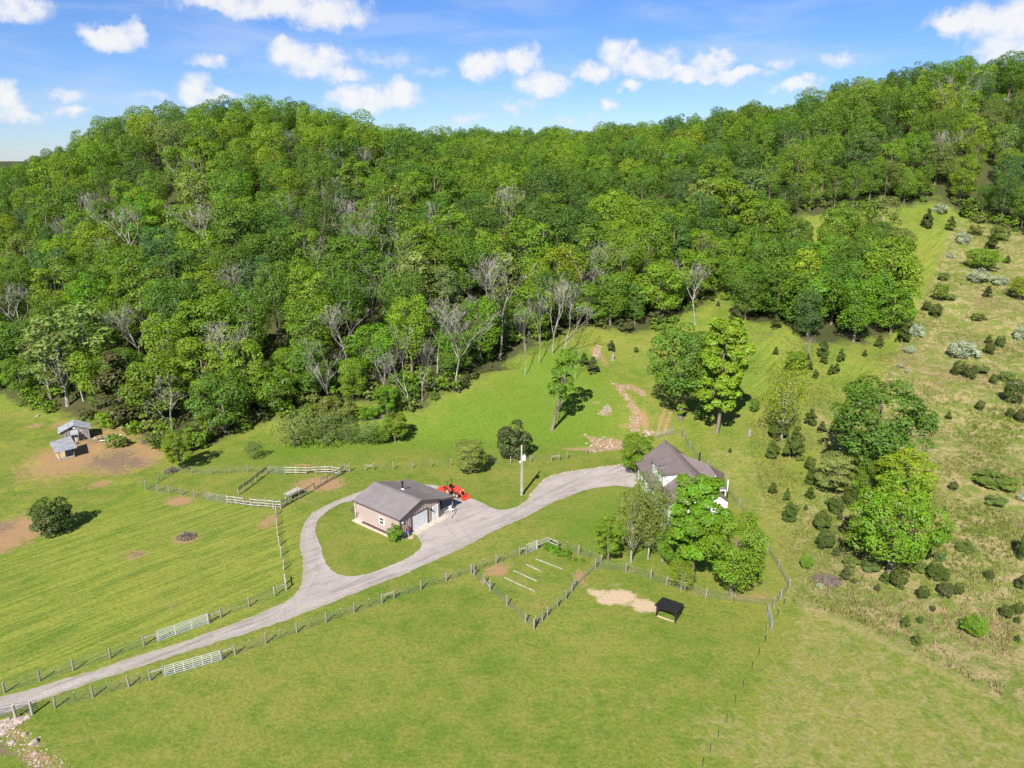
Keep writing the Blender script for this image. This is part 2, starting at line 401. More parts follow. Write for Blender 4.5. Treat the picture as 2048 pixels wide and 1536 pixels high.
def refine(poly, step=.7, amp=.13, seed=0):
    out = []; r = random.Random(seed)
    for i in range(len(poly)):
        a = Vector((*poly[i], 0)); b = Vector((*poly[(i+1) % len(poly)], 0)); n = max(1, int((b-a).length/step))
        for k in range(n):
            p = a.lerp(b, k/n); q = mnoise.noise(Vector((p.x*.25, p.y*.25, seed)))*amp*1.2+mnoise.noise(Vector((p.x*2.1, p.y*2.1, seed)))*amp*.8+r.uniform(-amp, amp)*.35
            d = (b-a).normalized(); out.append((p.x-d.y*q, p.y+d.x*q))
    return out
def chaikin(poly, it=2):
    for _ in range(it):
        o = []
        for i in range(len(poly)):
            a = poly[i]; b = poly[(i+1) % len(poly)]
            o += [(a[0]*.75+b[0]*.25, a[1]*.75+b[1]*.25), (a[0]*.25+b[0]*.75, a[1]*.25+b[1]*.75)]
        poly = o
    return poly
drive_o = chaikin(W(DRIVE_OUT), 1); drive_i = chaikin(W(DRIVE_IN), 1)

xs = np.unique(np.concatenate([np.arange(-115, 120, .5), np.arange(-400, -115, 5), np.arange(120, 400, 5), np.linspace(-6000, -400, 40), np.linspace(400, 6000, 40)]))
yy = np.unique(np.concatenate([np.arange(24, 150, .5), np.arange(150, 236, 1.), np.arange(236, 420, 4), np.arange(-100, 24, 4), np.linspace(420, 7000, 70), np.linspace(-2000, -100, 12)]))
GX, GY = np.meshgrid(xs, yy, indexing='ij'); GZ = hgt(GX, GY)
nx, ny = GX.shape
idx = np.arange(nx*ny).reshape(nx, ny)
fc = np.stack([idx[:-1, :-1], idx[1:, :-1], idx[1:, 1:], idx[:-1, 1:]], -1).reshape(-1, 4)
VX, VY = GX.ravel(), GY.ravel()
masks = {k: np.zeros(nx*ny, np.float32) for k in ('dirt', 'straw', 'lush', 'sand', 'mud', 'forest', 'stripe', 'wild', 'rock')}
def paint(kind, poly, strength=1.0, soft=1.0, world=False, mode='max'):
    p = poly if world else W(poly)
    xs_ = [q[0] for q in p]; ys_ = [q[1] for q in p]
    s = (VX > min(xs_)-soft) & (VX < max(xs_)+soft) & (VY > min(ys_)-soft) & (VY < max(ys_)+soft)
    k = np.where(s)[0]
    if len(k) == 0: return
    d = sdist(VX[k], VY[k], p); v = np.clip(.5+d/(2*soft), 0, 1)*strength
    if mode == 'max': masks[kind][k] = np.maximum(masks[kind][k], v)
    else: masks[kind][k] = masks[kind][k]*(1-np.clip(.5+d/(2*soft), 0, 1))
def blob(kind, cx, cy, rx, ry, strength=1.0, soft=None):
    """patch of ground about a pixel, its size given in pixels there"""
    c = at(cx, cy); ex = (at(cx+rx, cy)-c); ey = at(cx, cy-ry)-c
    a = ex.length; b = ey.length
    s = (np.abs(VX-c.x) < a*2.2) & (np.abs(VY-c.y) < b*2.2); k = np.where(s)[0]
    u = (VX[k]-c.x)/a; v = (VY[k]-c.y)/b; r = np.sqrt((u-v*0)**2+v**2)
    masks[kind][k] = np.maximum(masks[kind][k], np.clip(1.35-r*.85, 0, 1)*strength)
paint('forest', FOREST, 1, 7.0, True)
paint('forest', STRIP, .75, 5.0, True)
paint('stripe', [(0,1395),(250,1318),(480,1240),(590,1190),(600,1130),(600,1060),(620,1025),(560,1020),(480,1012),(380,1000),(290,982),(0,1112),(-200,1200),(-200,1450)], 1, 1.5)
paint('stripe', [(1815,640),(1790,760),(1740,860),(1680,800),(1560,640),(1500,640),(1480,720),(1470,850),(1560,830),(1700,720)], .45, 3)
paint('stripe', [(1905,445),(1870,445),(1838,470),(1822,520),(1824,640),(1856,560),(1890,480)], 1.0, 1.0)
WILD = [(1912,440),(1895,490),(1858,580),(1825,640),(1800,700),(1770,770),(1740,860),(1720,960),(1700,1020),(1640,1110),(1600,1160),(1585,1205),(1690,1235),(1800,1290),(1920,1350),(2048,1415),(2300,1520),(2600,1400),(2600,560),(2300,500),(2048,470),(1960,450)]
wild_w = W(WILD)
paint('wild', wild_w, 1, 1.5, True)
paint('wild', [(1560,1040),(1640,900),(1580,830),(1660,800),(1760,860),(1720,1000),(1640,1110),(1590,1160)], .45, 3)
blob('straw', 1450, 1470, 90, 70, .5); blob('straw', 1250, 1400, 120, 40, .3); blob('straw', 700, 1500, 160, 30, .3); blob('straw', 900, 1250, 120, 30, .25)  # first patch: pale straw colour also stands in for grass glow opposite the sun
paint('straw', [(1440,1536),(1500,1370),(1560,1230),(1600,1205),(1700,1245),(1800,1295),(1920,1350),(2048,1425),(2300,1540),(2300,1700),(1420,1700)], .52, 3)
paint('straw', [(1590,1205),(1700,1235),(1800,1285),(1920,1345),(2048,1405),(2048,1430),(1920,1372),(1800,1310),(1700,1262),(1600,1225)], .95, 1.2)
paint('straw', [(1370,900),(1480,870),(1560,930),(1640,1060),(1600,1160),(1540,1090),(1460,1000),(1400,930)], .45, 3)
paint('straw', [(1540,1100),(1640,1060),(1600,1180),(1570,1200)], .5, 2)
paint('straw', [(0,1112),(300,968),(350,935),(420,900),(0,800),(-300,790),(-300,1250)], .30, 2)
paint('lush', [(700,905),(1180,900),(1240,860),(1230,780),(1200,700),(1100,690),(960,770),(860,840),(760,850),(640,850),(420,930)], .8, 3)
paint('lush', [(1100,1050),(1230,985),(1300,1100),(1180,1100)], .6, 3)
paint('lush', [(1460,640),(1560,640),(1540,780),(1460,850)], .6, 4)
# bare and worn patches
for a in [(160,905,85,44,1.0),(225,872,60,16,.6),(255,915,78,30,1.0),(120,850,25,9,.7),(68,852,18,5,.8),(30,1062,75,26,1.0),(5,1080,70,28,.9),(180,975,35,8,.5),(205,967,25,7,.8),(310,905,50,20,.7),(230,955,30,8,.35),
          (995,1142,24,12,.95),(1010,1128,30,8,.6),(1075,1215,28,16,.5),(1085,1200,26,16,.45),(1160,1155,14,20,.8),(1060,1160,40,20,.35),(965,1162,5,10,.9),(640,968,55,16,.95),(600,975,30,8,.5),(610,1000,40,6,.4),(358,1002,30,10,.95),(415,990,14,6,.6),
          (537,1042,20,20,.75),(372,1076,30,13,.8),(272,1109,28,11,.7),(345,1212,20,7,.55),(1500,1195,40,10,.6),(1530,1190,22,14,.55),(1400,1185,30,8,.5),(1700,1225,60,10,.5),(830,1070,10,4,.3),
          (1208,722,12,16,.6),(1190,706,10,16,.85),(860,940,40,3,.5),(1160,898,40,4,.8),(700,972,60,3,.5),(790,966,90,3,.5),(875,950,40,3,.4),(1120,960,30,3,.4),(1100,945,60,3,.35),(1262,1142,14,6,.6),(1640,1155,30,15,.5),
          (1880,1222,22,9,.6),(1760,970,10,9,.4),(1975,660,30,12,.5),(1960,600,30,10,.4),(2010,700,30,14,.45),(1890,640,25,10,.4),(1870,745,40,20,.5),(1800,730,20,20,.5),(1690,795,14,10,.5),(1660,880,30,60,.35),(1450,1020,20,10,.5),
          (610,930,30,3,.7),(1030,915,30,3,.7),(800,885,14,4,.6),(715,905,10,4,.5),(1340,835,40,24,.35),(960,775,40,12,.35),(1080,770,60,20,.2),(1020,800,60,16,.2),(1340,905,30,16,.4)]:
    blob('dirt', *a)
for a in [(225,918,46,18,.95),(255,930,40,16,.9),(198,880,26,8,.9),(5,1055,40,16,.7),(372,1076,20,8,.8),(272,1109,20,7,.7),(1660,1160,34,14,.7),(2050,1100,25,35,.6),(1980,955,45,22,.55),(300,925,30,20,.4),(175,910,16,10,.3)]:
    blob('mud', *a)
for a in [(1240,1194,34,15,1.0),(1215,1200,24,10,.9),(1196,1186,18,7,.9),(1180,1180,12,6,.7),(1287,1211,26,13,1.0),(1305,1216,18,9,.9),(1230,1168,24,4,.55)]:
    blob('sand', *a)
paint('rock', [(1168,868),(1200,876),(1245,880),(1262,892),(1240,900),(1176,906),(1170,900),(1184,888)], 1, .5)
paint('rock', [(1222,765),(1240,768),(1262,798),(1278,815),(1286,835),(1280,862),(1262,866),(1256,850),(1264,830),(1252,800)], 1, .5)
paint('rock', [(1232,768),(1262,768),(1290,780),(1296,792),(1280,792),(1262,778),(1240,780)], .9, .5)
paint('rock', [(1184,716),(1194,686),(1204,690),(1200,715),(1186,722)], .85, .6)
blob('rock', 1213, 822, 13, 9, 1); blob('rock', 1192, 806, 10, 3, .8); blob('rock', 1295, 866, 16, 6, .9); blob('rock', 1340, 866, 10, 5, .8)
blob('dirt', 1288, 840, 10, 24, .9); blob('dirt', 1250, 850, 14, 8, .6); blob('dirt', 1226, 888, 20, 10, .9)
paint('dirt', [(1310,870),(1322,830),(1330,812),(1336,812),(1328,835),(1318,872)], 1, .35)
paint('dirt', [(1322,870),(1334,835),(1342,812),(1348,812),(1342,835),(1330,872)], 1, .35)
paint('dirt', [(0,1440),(30,1446),(70,1480),(110,1506),(140,1540),(60,1545),(20,1490),(0,1475)], .75, 1.0)
paint('mud', [(-40,1470),(8,1478),(22,1498),(50,1510),(80,1524),(110,1548),(80,1560),(50,1530),(20,1512),(-40,1505)], 1.0, .5)
paint('dirt', [(1455,1510),(1480,1390),(1510,1320),(1540,1250),(1552,1255),(1525,1330),(1500,1390),(1480,1520),(1470,1600),(1430,1600)], .35, .8)
paint('lush', [(0,1110),(110,1062),(200,1015),(300,965),(345,936),(350,942),(300,975),(200,1024),(110,1072),(0,1120)], 1.0, .5)
paint('dirt', [(520,1262),(640,1215),(760,1172),(880,1120),(1000,1062),(1000,1068),(880,1126),(760,1178),(640,1222),(520,1268)], .3, .5)
masks['forest'][VY > 330] = 1.0
GZ_v = GZ.ravel()
me = fast_mesh('ground', np.stack([VX, VY, GZ_v], -1), fc, 4, smooth=True)
for an, ks in (('zone_a', ('dirt', 'straw', 'lush')), ('zone_b', ('sand', 'mud', 'forest')), ('zone_c', ('stripe', 'wild', 'rock'))):
    ca = me.color_attributes.new(an, 'FLOAT_COLOR', 'POINT'); c = np.ones((nx*ny, 4), np.float32)
    for j, k in enumerate(ks): c[:, j] = masks[k]
    ca.data.foreach_set('color', c.ravel())
def ground_material():
    m = bpy.data.materials.new('ground_cover'); m.use_nodes = True; T = NT(m.node_tree)
    g = T.n('ShaderNodeNewGeometry'); P = g.outputs['Position']
    za, zb, zc = [], [], []
    for nm, o in (('zone_a', za), ('zone_b', zb), ('zone_c', zc)):
        a = T.n('ShaderNodeAttribute', attribute_name=nm); s = T.n('ShaderNodeSeparateColor'); T.l(a.outputs['Color'], s.inputs[0]); o += list(s.outputs)
    big = T.noise(P, .045, 4, .6); mid = T.noise(P, .33, 5, .65); fine = T.noise(P, 2.6, 5, .7); vfine = T.noise(P, 9., 3, .7)
    col = T.mix(T.mr(big, .35, .65), (.106, .150, .018), (.158, .176, .030))
    col = T.mix(T.m('MULTIPLY', T.mr(mid, .42, .72), .65), col, (.190, .172, .042))
    col = T.mix(T.m('MULTIPLY', T.mr(mid, .52, .30), .5), col, (.066, .125, .016))
    tuf = T.noise(T.vm('MULTIPLY', P, (1, 1.5, 1)), 1.25, 5, .72, .5)
    col = T.mix(T.m('MULTIPLY', T.mr(tuf, .54, .70), .6), col, (.055, .105, .022))
    col = T.mix(T.m('MULTIPLY', T.mr(tuf, .46, .32), .55), col, (.205, .185, .050))
    col = T.mix(T.m('MULTIPLY', za[2], T.mr(mid, .2, .6, .45, .95)), col, (.088, .155, .014))
    fk = T.noise(T.vm('MULTIPLY', P, (1., 1.7, 1.)), .62, 6, .78, .7)
    col = T.mix(T.m('MULTIPLY', T.mr(fk, .56, .66), .55), col, (.070, .118, .022))
    col = T.mix(T.m('MULTIPLY', T.mr(fk, .42, .33), .45), col, (.215, .190, .052))
    # mowing lines on the left lawn
    d = W([(120, 1215), (470, 1085)]); ddx, ddy = d[1][0]-d[0][0], d[1][1]-d[0][1]; L = math.hypot(ddx, ddy)
    cr = T.vm('DOT_PRODUCT', P, (-ddy/L, ddx/L, 0)); alg = T.vm('DOT_PRODUCT', P, (ddx/L, ddy/L, 0))
    cv = T.n('ShaderNodeCombineXYZ'); T.l(T.m('MULTIPLY', cr, 1.0), cv.inputs[0]); T.l(T.m('MULTIPLY', alg, .05), cv.inputs[1])
    st = T.noise(cv.outputs[0], 1.5, 5, .75)
    col = T.mix(T.m('MULTIPLY', zc[0], T.mr(st, .42, .60, 0, .75)), col, (.20, .22, .035))
    col = T.mix(T.m('MULTIPLY', zc[0], T.mr(st, .52, .36, 0, .62)), col, (.070, .135, .015))
    # straw and wild growth
    def ragged(mask, n, k=.55, lo=.38, hi=.62):
        return T.mr(T.m('ADD', mask, T.m('MULTIPLY', T.m('SUBTRACT', n, .5), k*2)), lo, hi)
    sn = T.noise(T.vm('MULTIPLY', P, (1., 1., 1.)), .9, 6, .75, .6)
    col = T.mix(T.m('MULTIPLY', ragged(za[1], sn, .9, .30, .80), .75), col, (.245, .205, .085))
    wn = T.noise(P, .42, 6, .72, .8)
    wild = T.mix(T.mr(wn, .42, .63), (.118, .147, .028), (.258, .206, .100))
    wild = T.mix(T.m('MULTIPLY', T.mr(fine, .5, .8), .6), wild, (.055, .085, .018))
    wild = T.mix(T.m('MULTIPLY', T.mr(T.noise(P, .16, 3, .6), .58, .78), .45), wild, (.30, .215, .125))
    col = T.mix(T.mr(zc[1], .1, .6), col, wild)
    # forest floor
    ff = T.mix(T.mr(mid, .3, .7), (.040, .055, .015), (.060, .056, .024))
    col = T.mix(ragged(zb[2], mid, .35), col, ff)
    # bare earth, mud, sand, rock
    dirt = T.mix(T.mr(fine, .3, .7), (.26, .135, .068), (.31, .205, .12))
    col = T.mix(T.m('MULTIPLY', ragged(za[0], T.noise(P, 1.1, 6, .8), 1.05, .35, .85), .92), col, dirt)
    mud = T.mix(T.mr(fine, .35, .65), (.115, .075, .055), (.21, .15, .11))
    col = T.mix(T.m('MULTIPLY', ragged(zb[1], T.noise(P, .9, 6, .8), .9, .35, .85), .9), col, mud)
    sand = T.mix(T.mr(fine, .35, .7), (.37, .27, .175), (.46, .35, .24))
    col = T.mix(ragged(zb[0], T.noise(P, 1.3, 6, .8), .75, .35, .7), col, sand)
    rv = T.noise(T.vm('MULTIPLY', P, (1, 2.2, 1)), 1.7, 6, .75, 1.2)
    rock = T.mix(T.mr(rv, .45, .62), (.26, .135, .07), (.34, .285, .23))
    rock = T.mix(T.mr(T.noise(P, 2.8, 5, .8), .5, .62), rock, (.10, .115, .03))
    col = T.mix(T.m('MULTIPLY', ragged(zc[2], T.noise(P, 1.6, 6, .8), .9, .45, .75), .9), col, rock)
    # flowers in the left pasture (yellow drifts)
    pl = W([(20, 1000)])[0]; pr_ = W([(200, 870)])[0]
    dd = T.vm('LENGTH', T.vm('MULTIPLY', T.vm('SUBTRACT', P, ((pl[0]+pr_[0])/2-6, (pl[1]+pr_[1])/2, 0)), (1/42., 1/26., 0)))
    fl = T.m('MULTIPLY', T.mr(T.noise(P, .22, 4, .7), .50, .66), T.mr(dd, 1.0, .6))
    col = T.mix(T.m('MULTIPLY', T.m('MULTIPLY', fl, T.mr(fine, .45, .62)), .75), col, (.34, .34, .02))
    # blade-scale speckle
    col = T.mix(T.mr(fine, .36, .66, .0, .75), col, T.mix(1.0, col, (.62, .70, .6), 'MULTIPLY'))
    col = T.mix(T.mr(vfine, .40, .70, .0, .55), col, T.mix(1.0, col, (1.5, 1.4, 1.5), 'MULTIPLY'))
    b = T.n('ShaderNodeBsdfPrincipled'); T.l(col, b.inputs['Base Color']); b.inputs['Roughness'].default_value = .95; b.inputs['Specular IOR Level'].default_value = .1
    hh = T.m('ADD', T.m('MULTIPLY', fine, .6), T.m('ADD', T.m('MULTIPLY', vfine, .25), T.m('MULTIPLY', mid, .9)))
    bp = T.n('ShaderNodeBump'); bp.inputs['Strength'].default_value = .55; bp.inputs['Distance'].default_value = .25; T.l(hh, bp.inputs['Height']); T.l(bp.outputs[0], b.inputs['Normal'])
    o = T.n('ShaderNodeOutputMaterial'); T.l(b.outputs[0], o.inputs[0]); return m
me.materials.append(ground_material())
ground = mobj('ground', me); ground['kind'] = 'structure'

# gravel drive: one sheet laid on the ground, following it
def sheet(name, outer, hole, lift, m_, gap=1.2, jit=.0):
    pts = list(outer); ed = [(i, (i+1) % len(outer)) for i in range(len(outer))]
    if hole:
        b = len(pts); pts += list(hole); ed += [(b+i, b+(i+1) % len(hole)) for i in range(len(hole))]
    ox = [p[0] for p in outer]; oy = [p[1] for p in outer]
    gx, gy = np.meshgrid(np.arange(min(ox), max(ox), gap), np.arange(min(oy), max(oy), gap)); gx = gx.ravel(); gy = gy.ravel()
    k = sdist(gx, gy, outer) > .3
    if hole: k &= sdist(gx, gy, hole) < -.3
    pts += list(zip(gx[k].tolist(), gy[k].tolist()))
    v2, _, f, *_r = delaunay_2d_cdt([Vector(p) for p in pts], ed, [], 0, 1e-5)
    VX_ = np.array([v.x for v in v2]); VY_ = np.array([v.y for v in v2]); F = np.array([t for t in f if len(t) == 3])
    cx = VX_[F].mean(1); cy = VY_[F].mean(1)
    keep = inside(cx, cy, outer)
    if hole: keep &= ~inside(cx, cy, hole)
    F = F[keep]; Z = hgt(VX_, VY_)+lift
    me = fast_mesh(name, np.stack([VX_, VY_, Z], -1), F, 3, m_, smooth=True)
    return mobj(name, me)
def gravel_material():
    m = bpy.data.materials.new('gravel'); m.use_nodes = True; T = NT(m.node_tree)
    g = T.n('ShaderNodeNewGeometry'); P = g.outputs['Position']
    d = W([(300, 1310), (900, 1085)]); ddx, ddy = d[1][0]-d[0][0], d[1][1]-d[0][1]; L = math.hypot(ddx, ddy)
    cr = T.vm('DOT_PRODUCT', P, (-ddy/L, ddx/L, 0)); alg = T.vm('DOT_PRODUCT', P, (ddx/L, ddy/L, 0))
    cv = T.n('ShaderNodeCombineXYZ'); T.l(cr, cv.inputs[0]); T.l(T.m('MULTIPLY', alg, .12), cv.inputs[1])
    tr = T.noise(cv.outputs[0], 1.3, 6, .72, .6)
    big = T.noise(P, .25, 4, .6); mid_ = T.noise(P, 1.4, 5, .75); fine = T.noise(P, 3.5, 5, .75); vf = T.noise(P, 16, 3, .7)
    col = T.mix(T.mr(big, .3, .7), (.268, .235, .216), (.325, .285, .262))
    col = T.mix(T.m('MULTIPLY', T.mr(tr, .52, .64), .75), col, (.150, .125, .115))
    col = T.mix(T.m('MULTIPLY', T.mr(tr, .44, .32), .5), col, (.37, .33, .295))
    ta = T.n('ShaderNodeAttribute', attribute_name='track'); ts = T.n('ShaderNodeSeparateColor'); T.l(ta.outputs['Color'], ts.inputs[0])
    col = T.mix(T.m('MULTIPLY', ts.outputs[0], T.mr(tr, .40, .58, .15, .6)), col, (.185, .155, .142))
    col = T.mix(T.m('MULTIPLY', ts.outputs[1], T.mr(mid_, .48, .60, 0, .55)), col, (.19, .19, .11))
    col = T.mix(T.m('MULTIPLY', ts.outputs[2], T.mr(mid_, .40, .60, .1, .8)), col, (.20, .19, .085))
    col = T.mix(T.m('MULTIPLY', T.mr(fine, .48, .70), .6), col, (.16, .135, .125))
    col = T.mix(T.m('MULTIPLY', T.mr(vf, .45, .75), .4), col, (.52, .48, .45))
    b = T.n('ShaderNodeBsdfPrincipled'); T.l(col, b.inputs['Base Color']); b.inputs['Roughness'].default_value = .95; b.inputs['Specular IOR Level'].default_value = .15
    bp = T.n('ShaderNodeBump'); bp.inputs['Strength'].default_value = .5; bp.inputs['Distance'].default_value = .06; T.l(T.m('ADD', fine, vf), bp.inputs['Height']); T.l(bp.outputs[0], b.inputs['Normal'])
    o = T.n('ShaderNodeOutputMaterial'); T.l(b.outputs[0], o.inputs[0]); return m
M['gravel'] = gravel_material()
drv = sheet('gravel_drive', refine(drive_o, .45, .2, 1), refine(drive_i, .45, .2, 2), .035, M['gravel'], .4); drv['kind'] = 'structure'
def polydist(X, Y, line):
    d = np.full(X.shape, 1e9)
    for (x1, y1), (x2, y2) in zip(line[:-1], line[1:]):
        ex, ey = x2-x1, y2-y1; t = np.clip(((X-x1)*ex+(Y-y1)*ey)/(ex*ex+ey*ey), 0, 1); d = np.minimum(d, np.hypot(X-x1-t*ex, Y-y1-t*ey))
    return d
co = np.empty(len(drv.data.vertices)*3, np.float32); drv.data.vertices.foreach_get('co', co); co = co.reshape(-1, 3)
lines = [W([(-150,1457),(0,1415),(132,1371),(254,1331),(381,1290),(500,1251),(640,1203),(749,1162),(850,1120),(930,1082),(1010,1043),(1080,1002),(1150,967),(1250,950)]), W([(540,1236),(590,1205),(622,1150),(618,1085),(622,1050),(650,1016),(712,990)]), W([(930,1082),(900,1040),(930,1015),(905,995)])]
tr_ = np.zeros(len(co)); ce_ = np.zeros(len(co))
for ln in lines:
    d = polydist(co[:, 0], co[:, 1], ln); tr_ = np.maximum(tr_, np.exp(-((d-.82)/.33)**2)); ce_ = np.maximum(ce_, np.exp(-(d/.30)**2))
ed_ = np.clip(1-np.abs(sdist(co[:, 0], co[:, 1], drive_o))/.7, 0, 1)
ca = drv.data.color_attributes.new('track', 'FLOAT_COLOR', 'POINT'); c = np.ones((len(co), 4), np.float32); c[:, 0] = tr_; c[:, 1] = ce_; c[:, 2] = ed_; ca.data.foreach_set('color', c.ravel())

# ------------------------------------------------------------------ plant meshes
def leaf_quads(rng, cen, rad, n, size, up=.35, squash=.8, crown_c=None, fill=.15, droop=0.):
    cen = np.array(cen); rad = np.array(rad); wgt = rad**2; wgt = wgt/wgt.sum()
    ci = rng.choice(len(cen), n, p=wgt)
    d = rng.normal(size=(n, 3)); d /= np.linalg.norm(d, axis=1)[:, None]
    if crown_c is not None:
        out = cen[ci]-np.array(crown_c); out /= (np.linalg.norm(out, axis=1)[:, None]+1e-6)
        flip = ((d*out).sum(1) < -.35) & (rng.rand(n) > fill); d[flip] *= -1
    d[:, 2] = np.where((d[:, 2] < -.45) & (rng.rand(n) < .7), -d[:, 2], d[:, 2])
    rr = rad[ci][:, None]*(rng.uniform(.72, 1.06, (n, 1)))
    pos = cen[ci]+d*rr*np.array([1, 1, squash])
    pos[:, 2] -= droop*rng.rand(n)
    nr = d+rng.normal(size=(n, 3))*.38; nr[:, 2] += up*1.25; nr /= np.linalg.norm(nr, axis=1)[:, None]
    t = rng.normal(size=(n, 3)); a = np.cross(nr, t); a /= np.linalg.norm(a, axis=1)[:, None]; b = np.cross(nr, a)
    s = size*rng.uniform(.6, 1.25, (n, 1)); a = a*s*.5; b = b*s*.5*rng.uniform(.6, 1.0, (n, 1))
    v = np.stack([pos-a-b*.4, pos+b*-1.0, pos+a-b*.4, pos+b*1.0], 1)
    v[:, 1] += nr*s*.12; v[:, 3] -= nr*s*.1
    ctone = rng.uniform(.84, 1.16, len(cen))
    tone = ctone[ci]*rng.uniform(.80, 1.20, n)
    col = np.stack([tone*rng.uniform(.88, 1.14, n), tone, tone*rng.uniform(.8, 1.2, n)], -1)
    return v.reshape(-1, 3), np.arange(4*n).reshape(-1, 4), np.repeat(col, 4, 0)
def clumps(rng, H, Rr, base, n, shape):
    cen, rad = [], []; zc = (H+base)/2; hz = (H-base)/2
    for i in range(n):
        u = (i+.5)/n; z = -0.85+1.75*u
        a = i*2.399963+rng.uniform(-.4, .4)
        if shape == 'oval': r = math.sqrt(max(0.05, 1-(z*.9)**2))
        elif shape == 'round': r = math.sqrt(max(.05, 1-z*z*.9))
        elif shape == 'tall': r = .75*math.sqrt(max(.05, 1-(z*.85)**2))+.12
        elif shape == 'umbrella': r = .55+.45*(z+1)/2 if z < .45 else math.sqrt(max(.04, 1-((z-.3)/.75)**2))
        else: r = max(.08, (1-z)/2)**.8
        k = rng.uniform(.48, .78) if n < 50 else rng.uniform(.40, .90)
        cen.append((r*Rr*k*math.cos(a), r*Rr*k*math.sin(a), zc+z*hz*.80+rng.uniform(-.4, .4)))
        rad.append(Rr*rng.uniform(.22, .44)*(.65 if shape in ('cone',) else 1)*(1 if r > .4 else .8))
    return cen, rad
def trunk_mb(rng, H, base, cen, r0, lean=(0, 0), nl=12, top=.78):
    mb = MB(); zt = H*top; pts = []
    for k in range(6):
        t = k/5; pts.append((lean[0]*t+rng.uniform(-.12, .12)*(k > 0), lean[1]*t+rng.uniform(-.12, .12)*(k > 0), -.25+(zt+.25)*t))
    mb.tube(pts, [r0*1.35, r0, r0*.85, r0*.68, r0*.5, r0*.22], 7)
    for i in range(min(nl, len(cen))):
        c = cen[int(i*len(cen)/nl) % len(cen)]; t = min(max((c[2]-.32*H)/zt, .25), .93)*rng.uniform(.75, .98)
        p0 = Vector((lean[0]*t, lean[1]*t, zt*t)); c = Vector(c); mid_ = p0.lerp(c, .5)+Vector((0, 0, -.06*H*rng.uniform(0, 1)))
        mb.tube([p0, mid_, c], [r0*.34, r0*.2, r0*.06], 4, False)
    return mb
class Kind: pass
def make_kind(seed, H, Rr, base, nc, nl, size, shape='oval', r0=.25, lean=(0, 0), limbs=12, fill=.15, squash=.8, up=.35, bark='bark', clr=1.0, droop=0.):
    rng = np.random.RandomState(seed); cen, rad = clumps(rng, H, Rr, base, nc, shape)
    if lean != (0, 0): cen = [(c[0]+lean[0]*c[2]/H, c[1]+lean[1]*c[2]/H, c[2]) for c in cen]
    rad = [q*clr for q in rad]
    cc = (lean[0]*.5, lean[1]*.5, (H+base)/2)
    v, f, c = leaf_quads(rng, cen, rad, nl, size, up, squash, cc, fill, droop)
    k = Kind(); k.crown = fast_mesh('crown', v, f, 4, M['leaf'], c); k.v, k.f, k.c = v, f, c; Rr = float(np.percentile(np.hypot(v[:, 0]-cc[0], v[:, 1]-cc[1]), 97))/1.08
    k.trunk = trunk_mb(rng, H, base, cen, r0, lean, limbs).mesh('trunk', M[bark]); k.H, k.R = H, Rr; return k
def bare_kind(seed, H, spread, r0=.28, depth=5, dens=1.0, up=.75):
    rng = random.Random(seed); mb = MB()
    def grow(p, d, L, r, lev):
        n = 3; pts = [p]; q = p; dd = d
        for k in range(n):
            dd = (dd+Vector((rng.uniform(-.13, .13), rng.uniform(-.13, .13), rng.uniform(-.03, .12)))).normalized(); q = q+dd*L/n; pts.append(q)
        mb.tube(pts, [r, r*.84, r*.7, r*.55], 5 if lev < 2 else 3, False)
        if lev >= depth: return
        kids = rng.choice((2, 3, 3)) if lev > 0 else 4
        if lev >= 3: kids = 2 if lev < 5 else 3
        for _ in range(kids):
            ax = Vector((rng.uniform(-1, 1), rng.uniform(-1, 1), rng.uniform(-.1, .3))).normalized()
            nd = (dd*up+ax*(.62 if lev else .5)*spread).normalized(); nd.z = max(nd.z, .12)
            st = pts[rng.choice((2, 3, 3))] if lev else pts[rng.choice((1, 2, 3, 3))]
            grow(st, nd.normalized(), L*rng.uniform(.55, .8), max(r*.50, .02), lev+1)
    grow(Vector((0, 0, -.2)), Vector((0, 0, 1)), H*.42, r0, 0)
    zm = max(v[2] for v in mb.v); s = H/zm; mb.v = [(x*s, y*s, z*s) for x, y, z in mb.v]
    return mb.mesh('branches', M['deadbark'])

FK = [make_kind(10+i, *a) for i, a in enumerate([
  (17, 5.2, 2.2, 34, 5600, .36, 'oval'), (16, 5.8, 2.4, 38, 6000, .36, 'round'), (19, 4.9, 2.2, 36, 5600, .36, 'tall'), (17, 5.4, 2.2, 32, 5400, .36, 'umbrella'),
  (18, 5.6, 2.8, 40, 6200, .36, 'round'), (20, 5.5, 3.0, 36, 6000, .36, 'umbrella'), (15, 4.6, 2.0, 26, 5000, .35, 'oval'), (14, 4.4, 1.2, 28, 5000, .35, 'round')])]
EK = [make_kind(40+i, *a) for i, a in enumerate([(13, 4.6, .6, 34, 6000, .34, 'oval'), (10, 4.2, .4, 30, 5400, .33, 'round'), (15, 4.4, .8, 38, 6400, .34, 'tall'), (14, 4.9, 1.6, 30, 5600, .34, 'umbrella')])]
NK = [make_kind(60+i, *a, clr=.72) for i, a in enumerate([(12, 4.9, 1.2, 64, 11000, .27, 'oval'), (11, 4.7, .8, 60, 10000, .27, 'round'), (14, 3.9, 1.5, 60, 9500, .27, 'tall'), (12, 5.3, 1.5, 64, 11000, .27, 'umbrella')])]
SK = [make_kind(80+i, 12, 3.6, 2.2, 26, 3000, .26, 'tall', .16, (0, 0), 24, .6, .9, .2, 'deadbark', 1.15) for i in range(3)]
LK = [make_kind(90+i, 17, 4.2, 3.5, 22, 1900, .50, 'oval', .22, (0, 0), 22, .5, .8, .2, 'deadbark', .95) for i in range(3)]
